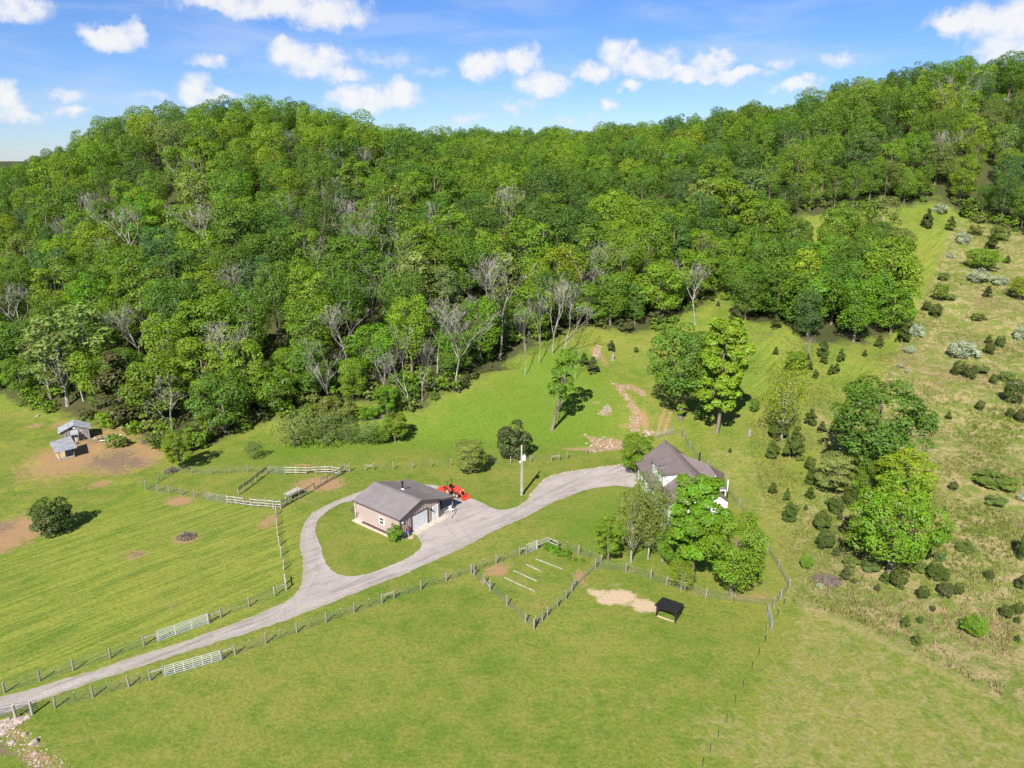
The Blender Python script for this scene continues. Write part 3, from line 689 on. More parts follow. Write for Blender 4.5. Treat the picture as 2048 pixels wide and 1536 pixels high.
CK = [make_kind(100, 3.2, 1.25, .1, 40, 3600, .15, 'cone', .06, squash=1.0, up=.6), make_kind(101, 2.6, 1.3, .1, 36, 3400, .15, 'oval', .06, squash=.9, up=.6), make_kind(102, 2.8, 1.0, .1, 34, 3000, .14, 'cone', .06, squash=1.0, up=.6)]
BK = [make_kind(110, 2.4, 1.6, .1, 22, 2600, .2, 'round', .05), make_kind(111, 2.0, 1.8, .0, 22, 2600, .2, 'round', .05)]
WK = [make_kind(120+i, 5.2, 2.2, .4, 22, 1800, .19, 'round', .08, (0, 0), 20, .7, 1.0, .1, 'bark', 1.2) for i in range(3)]
DK = [bare_kind(200+i, H, s, r, 6, up=u) for i, (H, s, r, u) in enumerate([(17, .85, .20, .85), (16, .95, .19, .80), (18, .62, .20, 1.0), (12, .95, .20, .78), (17, 1.15, .34, .72)])]
DS = bare_kind(220, 2.5, 1.0, .05, 5)
DS.materials[0] = M['brush']

GREENS = {'mid': (.132, .226, .015), 'dark': (.092, .180, .015), 'deep': (.072, .146, .018), 'yellow': (.188, .268, .015), 'lime': (.155, .258, .013), 'olive': (.150, .200, .034), 'vivid': (.125, .262, .010),
          'cedar': (.078, .120, .018), 'brown': (.084, .098, .030), 'pale': (.195, .255, .055), 'willow': (.135, .190, .044), 'blue': (.076, .150, .034)}
WORD = {'mid': 'mid green', 'dark': 'dark green', 'deep': 'deep green', 'yellow': 'yellow-green', 'lime': 'bright green', 'olive': 'olive tinged', 'vivid': 'vivid green', 'cedar': 'dark green', 'brown': 'brownish', 'pale': 'pale green', 'willow': 'soft green', 'blue': 'bluish green'}
def jitcol(c, a=.12):
    k = 1+rnd.uniform(-a, a); return (c[0]*k*(1+rnd.uniform(-a, a)), c[1]*k, c[2]*k*(1+rnd.uniform(-a, a)), 1)
ALL = []      # every plant thing, for labelling afterwards
PROTO = {}
def plant(name, cat, kindmesh, p, s, colkey, group, phrase=None, rz=None, sx=1.0, tilt=(0, 0)):
    """an Empty with a trunk and a crown (copies share mesh data)"""
    o = bpy.data.objects.new(name, None); COL.objects.link(o); o.empty_display_size = .3
    o.location = p; o.rotation_euler = (tilt[0], tilt[1], rnd.uniform(0, 6.28) if rz is None else rz)
    o.scale = (s*sx, s*sx, s)
    o['category'] = cat; o['group'] = group
    if isinstance(kindmesh, Kind):
        t = mobj('trunk', kindmesh.trunk, o); c = mobj('crown', kindmesh.crown, o); c.color = jitcol(GREENS[colkey])
        H = kindmesh.H*s
    else:
        b = mobj('branches', kindmesh, o); H = s*15
    ALL.append([o, phrase or (WORD.get(colkey, '')+' '+cat), H, cat]); return o
def fit(kind, base, top_y, wpx=None):
    """scale so the kind, standing at base pixel, reaches the row top_y and is wpx wide"""
    p = at(*base); f = proj(p)[2]; H = (base[1]-top_y)/FPX*f/math.cos(PITCH+math.atan((base[1]-768)/FPX)*.0-.02)
    # exact by search
    lo, hi = .3, 40
    for _ in range(30):
        m_ = (lo+hi)/2
        if proj((p.x, p.y, p.z+m_))[1] > top_y: lo = m_
        else: hi = m_
    s = lo/(kind.H if isinstance(kind, Kind) else 1)
    sx = 1.0
    if wpx and isinstance(kind, Kind): sx = (wpx/FPX*f/2)/(kind.R*s*1.08)
    return p, s, sx

# ------------------------------------------------------------------ garage
def V2(a, b=0, c=0): return Vector((a, b, c))
GB = at(802, 1077); gu = Vector((.6, .8, 0)); gv = Vector((-.7877, .6161, 0)); gu = Vector((-gv.y*-1, 0, 0)) if False else gu
gv = Vector((-.8, .6, 0)).lerp(Vector((-.7877, .6161, 0)), 1).normalized(); gu = Vector((gv.y, -gv.x, 0))
GWD, GLN, EAVE, RIDGE, LEANW = 7.4, 8.98, 2.9, 4.1, 2.95
def G(a, b, z=0.0): return GB+gu*a+gv*b+Vector((0, 0, z))
root = thing('garage', 'tan metal garage with grey gable roof and open lean-to beside the gravel drive', 'garage', GB)
ring = lambda pts: [(p.x, p.y) for p in pts]
mb = MB(); mb.prism(ring([G(-.15, -.15), G(GWD+LEANW+.1, -.15), G(GWD+LEANW+.1, GLN+.1), G(-.15, GLN+.1)]), -.2, .10); mb.build('slab', M['concrete'], root)
mb = MB(); mb.prism(ring([G(1.9, -1.25), G(GWD+.9, -1.05), G(GWD+.9, -.16), G(1.9, -.16)]), -.1, .09); mb.build('apron', M['concrete'], root)
mb = MB(); mb.box(G(GWD/2, 4.5, .4), gu, gv, (0, 0, 1), .1, .1, .1)
def wall_poly(pts, th, nrm):
    m_ = MB(); a = [Vector(p) for p in pts]; b = [p-nrm*th for p in a]; n = len(a)
    return m_.add(a+b, [tuple(range(n)), tuple(range(n, 2*n))[::-1]]+[(i, n+i, n+(i+1) % n, (i+1) % n) for i in range(n)])
wall_poly([G(0, GLN, .1), G(0, 0, .1), G(0, 0, EAVE), G(0, GLN, EAVE)], .12, -gu).build('side_wall', M['siding_l'], root)
wall_poly([G(GWD, 0.12, .1), G(GWD, GLN, .1), G(GWD, GLN, EAVE-.1), G(GWD, 0.12, EAVE-.1)], .12, gu).build('side_wall', M['siding_l'], root)
wall_poly([G(.12, 0, .1), G(GWD, 0, .1), G(GWD, 0, EAVE), G(GWD/2, 0, RIDGE-.1), G(.12, 0, EAVE)], .12, -gv).build('front_wall', M['siding_l'], root)
wall_poly([G(GWD, GLN, .1), G(.12, GLN, .1), G(.12, GLN, EAVE), G(GWD/2, GLN, RIDGE-.1), G(GWD, GLN, EAVE)], .12, gv).build('rear_wall', M['siding_l'], root)
def ztop(a): return EAVE+(RIDGE-.1-EAVE)*(1-abs(a-GWD/2)/(GWD/2))
DR0, DR1 = 2.1, 5.0
mb = MB(); k = .25
while k < GWD:
    zlo = 2.45 if DR0-.12 < k < DR1+.12 else (2.25 if 6.05 < k < 7.05 else .12)
    mb.box(G(k, -.03, (zlo+ztop(k)-.08)/2), gu, gv, (0, 0, 1), .09, .07, ztop(k)-.08-zlo); k += .305
o = mb.build('wall_rib', M['siding_l'], root); o['kind'] = 'stuff'
mb = MB(); k = .3
while k < GLN: mb.box(G(-.015, k, 1.5), gu, gv, (0, 0, 1), .035, .06, 2.7); k += .305
o = mb.build('wall_rib', M['siding_l'], root); o['kind'] = 'stuff'
for (a, b) in ((-.02, -.02), (-.02, GLN+.02), (GWD+.02, -.02)):
    MB().box(G(a, b, 1.5), gu, gv, (0, 0, 1), .16, .16, 2.76).build('corner_trim', M['trim'], root)
def roof_slab(pts, th, name, m_, parent):
    a = [Vector(p) for p in pts]; b = [p-Vector((0, 0, th)) for p in a]; n = len(a)
    return MB().add(a+b, [tuple(range(n)), tuple(range(n, 2*n))[::-1]]+[(i, n+i, n+(i+1) % n, (i+1) % n) for i in range(n)]).build(name, m_, parent)
oh = .25; sl = (RIDGE-EAVE)/(GWD/2)
r1 = roof_slab([G(-oh, -oh, EAVE-oh*sl+.08), G(GWD/2, -oh, RIDGE+.08), G(GWD/2, GLN+oh, RIDGE+.08), G(-oh, GLN+oh, EAVE-oh*sl+.08)], .07, 'roof', M['roof_g'], root)
r2 = roof_slab([G(GWD/2+.004, -oh, RIDGE+.08), G(GWD+.12, -oh, EAVE+.04), G(GWD+.12, GLN+oh, EAVE+.04), G(GWD/2+.004, GLN+oh, RIDGE+.08)], .07, 'roof', M['roof_g'], root)
r3 = roof_slab([G(GWD+.05, -oh, EAVE-.06), G(GWD+LEANW+.2, -oh, 2.12), G(GWD+LEANW+.2, GLN+oh, 2.12), G(GWD+.05, GLN+oh, EAVE-.06)], .06, 'lean_to_roof', M['roof_g'], root)
def ribs(a0, z0, a1, z1, parent, n=27):
    m_ = MB()
    for k in range(n):
        b = -oh+.1+k*(GLN+2*oh-.2)/(n-1); m_.bar(G(a0, b, z0+.02), G(a1, b, z1+.02), .05, .035)
    o = m_.build('roof_rib', M['roof_g'], parent); o['kind'] = 'stuff'
ribs(-oh, EAVE-oh*sl+.08, GWD/2-.1, RIDGE+.06, r1); ribs(GWD/2+.1, RIDGE+.05, GWD+.1, EAVE+.05, r2); ribs(GWD+.15, EAVE-.085, GWD+LEANW+.15, 2.13, r3)
MB().bar(G(GWD/2, -oh-.02, RIDGE+.115), G(GWD/2, GLN+oh+.02, RIDGE+.115), .32, .04).build('ridge_cap', M['roof_g'], root)
for a0, z0, a1, z1 in ((-oh, EAVE-oh*sl, GWD/2, RIDGE), (GWD/2, RIDGE, GWD+.1, EAVE-.03), (GWD+.1, EAVE-.14, GWD+LEANW+.2, 2.03)):
    MB().bar(G(a0, -oh-.03, z0+.02), G(a1, -oh-.03, z1+.02), .05, .2).build('fascia', M['trim'], root)
MB().bar(G(-oh-.06, -oh, EAVE-oh*sl-.01), G(-oh-.06, GLN+oh, EAVE-oh*sl-.01), .12, .1).build('gutter', M['trim'], root)
MB().bar(G(-.1, GLN+.02, .1), G(-.1, GLN+.02, EAVE-.1), .08, .08).build('downspout', M['ivory'], root)
MB().bar(G(GWD+LEANW+.2, -oh, 2.03), G(GWD+LEANW+.2, GLN+oh, 2.03), .06, .16).build('fascia', M['trim'], root)
MB().bar(G(GWD+LEANW-.1, .2, 2.0), G(GWD+LEANW-.1, GLN-.2, 2.0), .1, .18).build('beam', M['trim'], root)
wall_poly([G(GWD+LEANW, 2.4, .1), G(GWD+LEANW, GLN, .1), G(GWD+LEANW, GLN, 1.95), G(GWD+LEANW, 2.4, 1.95)], .06, gu).build('lean_to_wall', M['siding_l'], root)
wall_poly([G(GWD+LEANW-.1, GLN, .1), G(GWD+.02, GLN, .1), G(GWD+.02, GLN, 2.7), G(GWD+LEANW-.1, GLN, 2.0)], .06, gv).build('lean_to_wall', M['siding_l'], root)
for b in (0.1, 2.3): MB().box(G(GWD+LEANW-.1, b, 1.03), gu, gv, (0, 0, 1), .14, .14, 1.86).build('post', M['wood'], root)
# overhead door in four sections
fr = MB(); fr.bar(G(DR0-.08, -.06, .1), G(DR0-.08, -.06, 2.42), .16, .08, gv); fr.bar(G(DR1+.08, -.06, .1), G(DR1+.08, -.06, 2.42), .16, .08, gv); fr.bar(G(DR0-.16, -.06, 2.46), G(DR1+.16, -.06, 2.46), .08, .16)
fr.build('door_frame', M['trim'], root)
gd = MB().box(G((DR0+DR1)/2, -.015, 1.25), gu, gv, (0, 0, 1), DR1-DR0, .03, 2.3).build('overhead_door', M['white'], root)
for k in range(4): MB().box(G((DR0+DR1)/2, -.045, .1+.29+k*.575), gu, gv, (0, 0, 1), DR1-DR0-.04, .03, .555).build('door_panel', M['white'], gd)
MB().box(G(6.55, -.05, 1.13), gu, gv, (0, 0, 1), .88, .06, 2.05).build('entry_door', M['white'], root)
fr = MB(); fr.bar(G(6.06, -.05, .1), G(6.06, -.05, 2.2), .09, .09); fr.bar(G(7.04, -.05, .1), G(7.04, -.05, 2.2), .09, .09); fr.bar(G(6.02, -.05, 2.22), G(7.08, -.05, 2.22), .09, .09); fr.build('door_frame', M['ivory'], root)
MB().box(G(5.65, -.16, 2.0), gu, gv, (0, 0, 1), .18, .3, .22).build('wall_lamp', M['blackmetal'], root)
MB().box(G(.3, -.12, 2.3), gu, gv, (0, 0, 1), .25, .22, .15).build('floodlight', M['ivory'], root)
wn = MB().box(G(-.05, 3.6, 1.45), gu, gv, (0, 0, 1), .08, 1.05, 1.1).build('window', M['ivory'], root)
for z in (1.2, 1.7): MB().box(G(-.095, 3.6, z), gu, gv, (0, 0, 1), .02, .78, .38).build('pane', M['glass'], wn)
cm = MB(); cm.tube([G(5.3, 5.0, 3.35), G(5.3, 5.0, 4.75)], .12, 8); cm.tube([G(5.3, 5.0, 4.75), G(5.3, 5.0, 4.88)], [.19, .19], 8); cm.build('flue_pipe', M['blackmetal'], root)
MB().tube([G(5.3, 5.0, 3.5), G(5.3, 5.0, 3.85)], [.36, .15], 8).build('flue_flashing', M['white'], root)
# things round the garage
pl_ = thing('planter_row', 'low row of brown pots in a gravel bed along the tan garage side wall', 'planter row', G(-.45, 4.5))
MB().prism(ring([G(-.85, .8), G(-.14, .8), G(-.14, GLN), G(-.85, GLN)]), -.1, .06).build('bed', M['concrete'], pl_)
for k in range(17): 
    q = G(-.42, 1.3+k*.36); MB().tube([q, q+V2(0, 0, .32)], [.13, .17], 8).build('pot', M['terracotta'], pl_)
t = thing('iron_gate', 'low grey railing gate across the lean-to opening of the garage', 'railing', G(GWD+1.4, -.05))
mb = MB()
for z in (.35, .65, .98): mb.bar(G(GWD+.25, -.05, z), G(GWD+LEANW-.35, -.05, z), .045)
mb.build('rail', M['galv'], t)
for k in range(4): MB().bar(G(GWD+.28+k*.76, -.05, .1), G(GWD+.28+k*.76, -.05, 1.0), .05).build('upright', M['galv'], t)
t = thing('patio', 'small tan patio with dark curved edging in front of the lean-to', 'patio', G(GWD+1.5, -.9))
arc = [G(GWD+.95, -1.2), G(GWD+1.6, -1.15), G(GWD+2.3, -.9), G(GWD+3.0, -.35), G(GWD+3.5, .5), G(GWD+LEANW+.15, .5), G(GWD+LEANW+.15, -.2), G(GWD+.95, -.2)]
MB().prism(ring(arc), -.05, .08).build('paving', mat('tan_paving', (.36, .24, .15), .9, var=.2), t)
mb = MB(); pts = [G(GWD+.7, -1.7, .1), G(GWD+1.3, -1.35, .1), G(GWD+2.0, -1.15, .1), G(GWD+2.6, -.8, .1), G(GWD+3.15, -.3, .1), G(GWD+3.6, .5, .1), G(GWD+3.8, 1.3, .1)]
mb.tube(pts, .07, 5); mb.build('edging', M['blackmetal'], t)
o = MB().box(G(6.5, -.75, .115), gu, gv, (0, 0, 1), .9, .5, .03).build('door_mat', M['rug']); tag(o, 'brown door mat on the concrete before the white garage entry door', 'door mat')
c0 = G(GWD+2.1, -.35); t = thing('patio_chair', 'pale chair standing at the garage lean-to railing', 'chair', c0)
MB().box(c0+V2(0, 0, .5), gu, gv, (0, 0, 1), .5, .5, .05).build('seat', M['ivory'], t); MB().box(c0+V2(0, 0, .78)+gv*.23, gu, gv, (0, 0, 1), .5, .04, .5).build('backrest', M['ivory'], t)
for i in (-1, 1):
    for j in (-1, 1): MB().bar(c0+gu*.2*i+gv*.2*j+V2(0, 0, .08), c0+gu*.2*i+gv*.2*j+V2(0, 0, .48), .04).build('leg', M['ivory'], t)
c0 = at(817, 1071.5); t = thing('garden_figure', 'small figure in maroon and blue clothing on the lawn at the garage corner', 'garden ornament', c0)
b_ = MB(); b_.tube([c0, c0+V2(0, 0, .5)], [.12, .14], 8).build('base', M['galv'], t)
MB().tube([c0+V2(0, 0, .48), c0+V2(0, 0, .75), c0+V2(0, 0, .9)], [.17, .2, .15], 8).build('trousers', M['blue'], t)
tb = MB(); tb.tube([c0+V2(0, 0, .88), c0+V2(0, 0, 1.15), c0+V2(0, 0, 1.36)], [.17, .2, .09], 8); tb.tube([c0+V2(.1, 0, 1.2), c0+V2(.32, .05, .85)], .05, 5); tb.tube([c0+V2(-.1, 0, 1.2), c0+V2(-.3, .05, .85)], .05, 5); tb.build('jacket', M['maroon'], t)
MB().tube([c0+V2(0, 0, 1.34), c0+V2(0, 0, 1.45), c0+V2(0, 0, 1.56)], [.07, .11, .04], 8).build('head', M['terracotta'], t)
c0 = at(812, 1070); t = thing('garden_post', 'orange post with a pale knob beside the figure at the garage corner', 'ornament post', c0)
MB().tube([c0, c0+V2(0, 0, 1.15)], .12, 7).build('shaft', M['orange'], t); MB().tube([c0+V2(0, 0, 1.14), c0+V2(0, 0, 1.28), c0+V2(0, 0, 1.38)], [.06, .12, .03], 7).build('knob', M['ivory'], t)
def stone(seed, s=1.0):
    r = random.Random(seed); m_ = MB(); pts = []
    n = 7
    for lv, (z, k) in enumerate(((-.12, .85), (.12, 1.0), (.34, .7))):
        for i in range(n):
            a = 2*math.pi*i/n+r.uniform(-.2, .2); q = k*r.uniform(.75, 1.15); pts.append((math.cos(a)*q*.6, math.sin(a)*q*.45, z+r.uniform(-.05, .05)))
    fs = [tuple(range(2*n, 3*n)), tuple(range(n))[::-1]]+[(l*n+i, l*n+(i+1) % n, (l+1)*n+(i+1) % n, (l+1)*n+i) for l in range(2) for i in range(n)]
    m_.add([tuple(c*s for c in p) for p in pts], fs); return m_.mesh('stone', M['rock'])
STONES = [stone(i) for i in range(5)]
def put_stone(name, px, py, size, label=None, cat='stone', parent=None, p=None, group=None):
    p = p or at(px, py); o = mobj(name, STONES[rnd.randrange(5)], parent)
    o.location = p-(Vector(parent.location) if parent else Vector((0, 0, 0))); o.scale = (size, size*rnd.uniform(.7, 1.1), size*rnd.uniform(.6, 1.0)); o.rotation_euler = (0, 0, rnd.uniform(0, 6))
    if label: tag(o, label, cat, group)
    return o
put_stone('flat_stone', 821, 1076, .75, 'pale flat stone on the lawn just in front of the garden figure', group='garden stones')
put_stone('flat_stone', 826, 1072, .4, 'small pale stone right of the flat garden stone', group='garden stones')
put_stone('garden_light', 796.5, 1081, .45, 'tiny cream stone at the foot of the round garage shrub')

# ------------------------------------------------------------------ tractor
TC = at(909, 990); tf = -gv; tsd = Vector((tf.y, -tf.x, 0))*-1     # forward, left
def TP(a, b, z=0): return TC+tf*a+tsd*b+Vector((0, 0, z+.035))
t = thing('tractor', 'red compact tractor with front loader and rear mower parked behind the garage', 'tractor', TC)
def tbox(name, m_, a, b, z, la, lb, lz, par=None): return MB().box(TP(a, b, z), tf, tsd, (0, 0, 1), la, lb, lz).build(name, m_, par or t)
mb = MB(); hs2 = [(.15, .30, .65), (1.35, .27, .62), (1.45, .22, .70), (1.45, .20, .98), (1.1, .26, 1.10), (.15, .32, 1.25)]
prof_ = [(.15, .6), (1.4, .6), (1.48, .95), (1.2, 1.08), (.15, 1.22)]
mb.add([TP(a, s*.3, z) for s in (-1, 1) for a, z in prof_], [(0, 1, 2, 3, 4), (9, 8, 7, 6, 5)]+[((i+1) % 5, i, 5+i, 5+(i+1) % 5) for i in range(5)]); mb.build('hood', M['red'], t)
tbox('chassis', M['blackmetal'], .2, 0, .5, 2.3, .36, .3); tbox('floor', M['blackmetal'], -.2, 0, .72, .7, .8, .06)
st_ = tbox('seat', M['blackmetal'], -.6, 0, 1.02, .42, .46, .12); tbox('seat_back', M['blackmetal'], -.82, 0, 1.28, .1, .44, .45)
MB().tube([TP(.1, 0, 1.0), TP(-.12, 0, 1.38)], .03, 6).build('steering_column', M['blackmetal'], t)
mb = MB(); ringp = [TP(-.12+.06*math.cos(a_), .18*math.sin(a_), 1.38+.14*math.cos(a_)) for a_ in [k*math.pi/4 for k in range(9)]]; mb.tube(ringp, .02, 5); mb.build('steering_wheel', M['blackmetal'], t)
mb = MB(); mb.tube([TP(-.95, -.5, .8), TP(-.98, -.5, 2.1), TP(-.98, .5, 2.1), TP(-.95, .5, .8)], .045, 6); mb.build('roll_bar', M['blackmetal'], t)
for s in (-1, 1):
    mb = MB(); arc_ = [(-.7+.62*math.cos(a_), .62+.60*math.sin(a_)) for a_ in [R(20+k*24) for k in range(7)]]
    for k in range(6):
        a_, b_ = arc_[k], arc_[k+1]; mb.bar(TP(a_[0], s*.62, a_[1]), TP(b_[0], s*.62, b_[1]), .42, .04)
    mb.build('fender', M['red'], t)
    for (a_, r_, w_) in ((-.7, .56, .34), (1.05, .38, .24)):
        wh = MB(); c1 = TP(a_, s*(.66 if a_ < 0 else .56)-w_/2*1, r_); c2 = TP(a_, s*(.66 if a_ < 0 else .56)+w_/2, r_)
        dvec = (c2-c1)/4
        wh.tube([c1, c1+dvec*.6, c1+dvec*3.4, c2], [r_*.86, r_, r_, r_*.86], 18); wo = wh.build('wheel', M['tyre'], t)
        ce = c2 if s > 0 else c1; e = tsd*(.015*s); MB().tube([ce-e, ce+e], [r_*.60, r_*.56], 14).build('rim', M['rim'], wo)
        MB().tube([ce+e*.5, ce+e*4], [r_*.2, r_*.16], 8).build('hub', M['red'], wo)
    ar = MB(); ar.tube([TP(.1, s*.42, 1.18), TP(.7, s*.42, 1.28), TP(1.5, s*.42, 1.0), TP(2.05, s*.42, .42)], .075, 6); ar.build('loader_arm', M['red'], t)
    MB().bar(TP(.35, s*.42, .5), TP(.35, s*.42, 1.22), .1).build('loader_post', M['red'], t)
    MB().tube([TP(.4, s*.42, .75), TP(1.35, s*.42, .92)], .035, 5).build('hydraulic_cylinder', M['blackmetal'], t)
    MB().tube([TP(1.5, s*.32, 1.05), TP(1.48, s*.32, 1.14)], .06, 7).build('headlight', M['ivory'], t)
mb = MB(); pr_b = [(2.0, .62), (2.05, .12), (2.62, .06), (2.62, .12), (2.14, .2), (2.1, .62)]
mb.add([TP(a_, s*.75, z) for s in (-1, 1) for a_, z in pr_b], [(0, 1, 2, 3, 4, 5), (11, 10, 9, 8, 7, 6)]+[((i+1) % 6, i, 6+i, 6+(i+1) % 6) for i in range(6)])
for s in (-1, 1): mb.add([TP(2.05, s*.75, .6), TP(2.05, s*.75, .1), TP(2.62, s*.75, .08), TP(2.05, s*.72, .6), TP(2.05, s*.72, .1), TP(2.62, s*.72, .08)], [(0, 1, 2), (5, 4, 3), (0, 2, 5, 3), (1, 0, 3, 4), (2, 1, 4, 5)])
mb.build('loader_bucket', M['red'], t)
mw = tbox('mower_deck', M['red'], -2.1, 0, .38, 1.5, 1.5, .22); tbox('deck_gearbox', M['blackmetal'], -1.9, 0, .6, .4, .35, .25, mw); MB().bar(TP(-1.3, 0, .55), TP(-2.6, 0, .75), .1).build('deck_boom', M['red'], mw)
MB().tube([TP(-3.0, -.08, .22), TP(-3.0, .08, .22)], .2, 10).build('tail_wheel', M['tyre'], mw)
MB().tube([TP(1.0, .3, 1.1), TP(1.0, .3, 1.55)], .035, 6).build('exhaust', M['blackmetal'], t)

# ------------------------------------------------------------------ house behind the yard trees
hz0 = h1(25, 98); HC = Vector((24.5, 97, hz0))
t = thing('house', 'white sided house with brown metal roof behind the yard trees', 'house', HC)
ax = Vector((.12, -.99, 0)).normalized(); hn = Vector((-ax.y, ax.x, 0))*-1   # hn points left (screen left)
if hn.x > 0: hn = -hn
P1 = Vector((23.8, 102.5, 0))
def Hh(a, b, z): return Vector((P1.x, P1.y, hz0))+ax*a+hn*b+Vector((0, 0, z))
HL, HW, HE, HR = 15.0, 4.6, 3.0, 6.5
wl = MB(); wl.add([Hh(.3, -4.2, -.3), Hh(HL-.3, -4.2, -.3), Hh(HL-.3, 4.2, -.3), Hh(.3, 4.2, -.3), Hh(.3, -4.2, HE+.1), Hh(HL-.3, -4.2, HE+.1), Hh(HL-.3, 4.2, HE+.1), Hh(.3, 4.2, HE+.1), Hh(.3, 0, HR-.25), Hh(HL-.3, 0, HR-.25)],
   [(0, 1, 5, 4), (1, 2, 6, 9, 5), (2, 3, 7, 6), (3, 0, 4, 8, 7)]); wl.build('wall', M['white'], t)
rf = roof_slab([Hh(0, 0, HR), Hh(HL, 0, HR), Hh(HL, HW, HE), Hh(0, HW, HE)], .12, 'roof', M['roof_h'], t)
rf2 = roof_slab([Hh(HL, -.005, HR), Hh(0, -.005, HR), Hh(0, -HW, HE), Hh(HL, -HW, HE)], .12, 'roof', M['roof_h'], t)
m_ = MB()
for k in range(33):
    a_ = .2+k*(HL-.4)/32; m_.bar(Hh(a_, .12, HR-.06), Hh(a_, HW, HE+.03), .045, .04)
o = m_.build('roof_rib', M['roof_h'], rf); o['kind'] = 'stuff'
MB().bar(Hh(-.02, 0, HR+.04), Hh(HL+.02, 0, HR+.04), .3, .05).build('ridge_cap', M['roof_h'], t)
MB().bar(Hh(0, HW+.05, HE-.06), Hh(HL, HW+.05, HE-.06), .12, .12).build('gutter', M['trim'], t)
# right wing
def HX(x, y, z): return Vector((x, y, hz0+z))
wing = MB(); A_, B_, C_, D_ = HX(25.0, 93.0, 0), HX(30.2, 92.6, 0), HX(31.6, 97.6, 0), HX(26.6, 99.8, 0)
wing.prism([(A_.x, A_.y), (B_.x-.3, B_.y+.3), (C_.x-.3, C_.y-.2), (D_.x, D_.y)], hz0-.3, hz0+2.95); wing.build('wing_wall', M['white'], t)
Rg1, Rg2 = HX(25.3, 99.9, 5.6), HX(28.9, 95.9, 5.3)
E1_, E2_, E3_ = HX(24.2, 92.2, 3.0), HX(30.6, 92.4, 3.0), HX(32.0, 98.0, 3.0)
rw = roof_slab([Rg1, E1_, E2_, Rg2], .12, 'wing_roof', M['roof_h'], t)
roof_slab([Rg2, E2_, E3_], .12, 'wing_roof', M['roof_h'], t); roof_slab([Rg1, Rg2, E3_, HX(27.6, 102.0, 3.0)], .12, 'wing_roof', M['roof_h'], t)
MB().bar(E1_+V2(0, -.06, -.1), E2_+V2(0, -.06, -.1), .12, .14).build('gutter', M['white'], t)
MB().bar(HX(30.55, 92.35, 0), HX(30.55, 92.35, 2.9), .1).build('downspout', M['white'], t)
MB().tube([HX(31.0, 92.9, 2.6), HX(31.0, 92.9, 4.3)], .09, 6).build('vent_pipe', M['white'], t)
MB().tube([HX(29.4, 93.8, 3.6), HX(29.4, 93.8, 4.5)], .06, 6).build('vent_pipe', M['white'], t)
MB().tube([HX(28.2, 98.6, 4.2), HX(28.2, 98.6, 6.1)], .13, 8).build('flue_pipe', M['blackmetal'], t)
# dormers on the lit slope
for (a_, b_, wd_, hh_) in ((7.0, 2.2, 2.3, 1.3), (10.3, 2.3, 2.6, 1.3)):
    zb = HR-(HR-HE)*b_/HW
    zl = HR-(HR-HE)*(b_+1.3)/HW
    d_ = MB(); f0 = [Hh(a_, b_-1.2, zb+.75), Hh(a_, b_+1.35, zb+.75), Hh(a_, b_+1.35, zl-.2), Hh(a_, b_-1.2, zb)]
    f1 = [p-ax*1.9 for p in f0]; d_.add(f0+f1, [(0, 1, 2, 3), (7, 6, 5, 4), (0, 4, 5, 1), (1, 5, 6, 2), (2, 6, 7, 3), (3, 7, 4, 0)]); dm = d_.build('dormer', M['white'], t)
    roof_slab([Hh(a_+.25, b_-1.3, zb+1.0), Hh(a_-2.6, b_-1.3, zb+1.35), Hh(a_-2.6, b_+1.6, zb+.85), Hh(a_+.25, b_+1.6, zb+.82)], .08, 'dormer_roof', M['roof_h'], dm)
    MB().bar(Hh(a_+.02, b_+1.3, zl-.3), Hh(a_+.02, b_+1.3, zb+.8), .1).build('downspout', M['white'], dm)
for a_ in (3.5, 7.5, 11.5):
    wn = MB().box(Hh(a_, 4.23, 1.5), ax, hn, (0, 0, 1), 1.0, .06, 1.2).build('window', M['ivory'], t); MB().box(Hh(a_, 4.27, 1.5), ax, hn, (0, 0, 1), .84, .03, 1.04).build('pane', M['glass'], wn)
for x_ in (27.0, 29.0):
    wn = MB().box(HX(x_, 92.85, 1.6), (1, 0, 0), (0, 1, 0), (0, 0, 1), 1.0, .06, 1.2).build('window', M['ivory'], t); MB().box(HX(x_, 92.80, 1.6), (1, 0, 0), (0, 1, 0), (0, 0, 1), .84, .03, 1.04).build('pane', M['glass'], wn)
c0 = at(1444, 1010); t2 = thing('porch_pad', 'grey concrete pad at the right end of the white house', 'concrete pad', c0)
MB().prism(ring([at(1436, 1003), at(1440, 1020), at(1452, 1019), at(1446, 1002)]), c0.z-.1, c0.z+.12).build('pad', M['concrete'], t2)

# ------------------------------------------------------------------ utility pole
c0 = at(1043, 990); t = thing('utility_pole', 'tall pale wooden utility pole with white transformer on the lawn', 'utility pole', c0)
MB().tube([c0+V2(0, 0, -.3), c0+V2(0, 0, 4), c0+V2(0, 0, 8.1)], [.17, .15, .12], 10).build('pole', M['pole'], t)
MB().bar(c0+V2(.17, -.08, .3), c0+V2(.15, -.08, 5.6), .07).build('conduit', M['galv'], t)
MB().box(c0+V2(.02, -.2, .75), (1, 0, 0), (0, 1, 0), (0, 0, 1), .4, .16, .5).build('meter_box', M['galv'], t)
tm = MB().tube([c0+V2(.38, .05, 5.6), c0+V2(.38, .05, 5.68), c0+V2(.38, .05, 6.35), c0+V2(.38, .05, 6.45)], [.2, .26, .26, .15], 12).build('transformer', M['ivory'], t)
MB().tube([c0+V2(.38, .05, 6.44), c0+V2(.38, .05, 6.65)], .05, 6).build('bushing', M['ivory'], tm)
MB().tube([c0+V2(-.2, -.1, 5.35), c0+V2(-.22, -.16, 5.6)], [.13, .08], 8).build('lamp_head', M['ivory'], t)
c0 = at(167, 802); t = thing('utility_pole', 'thin pale pole rising from the trees above the grey plank shed', 'utility pole', c0)
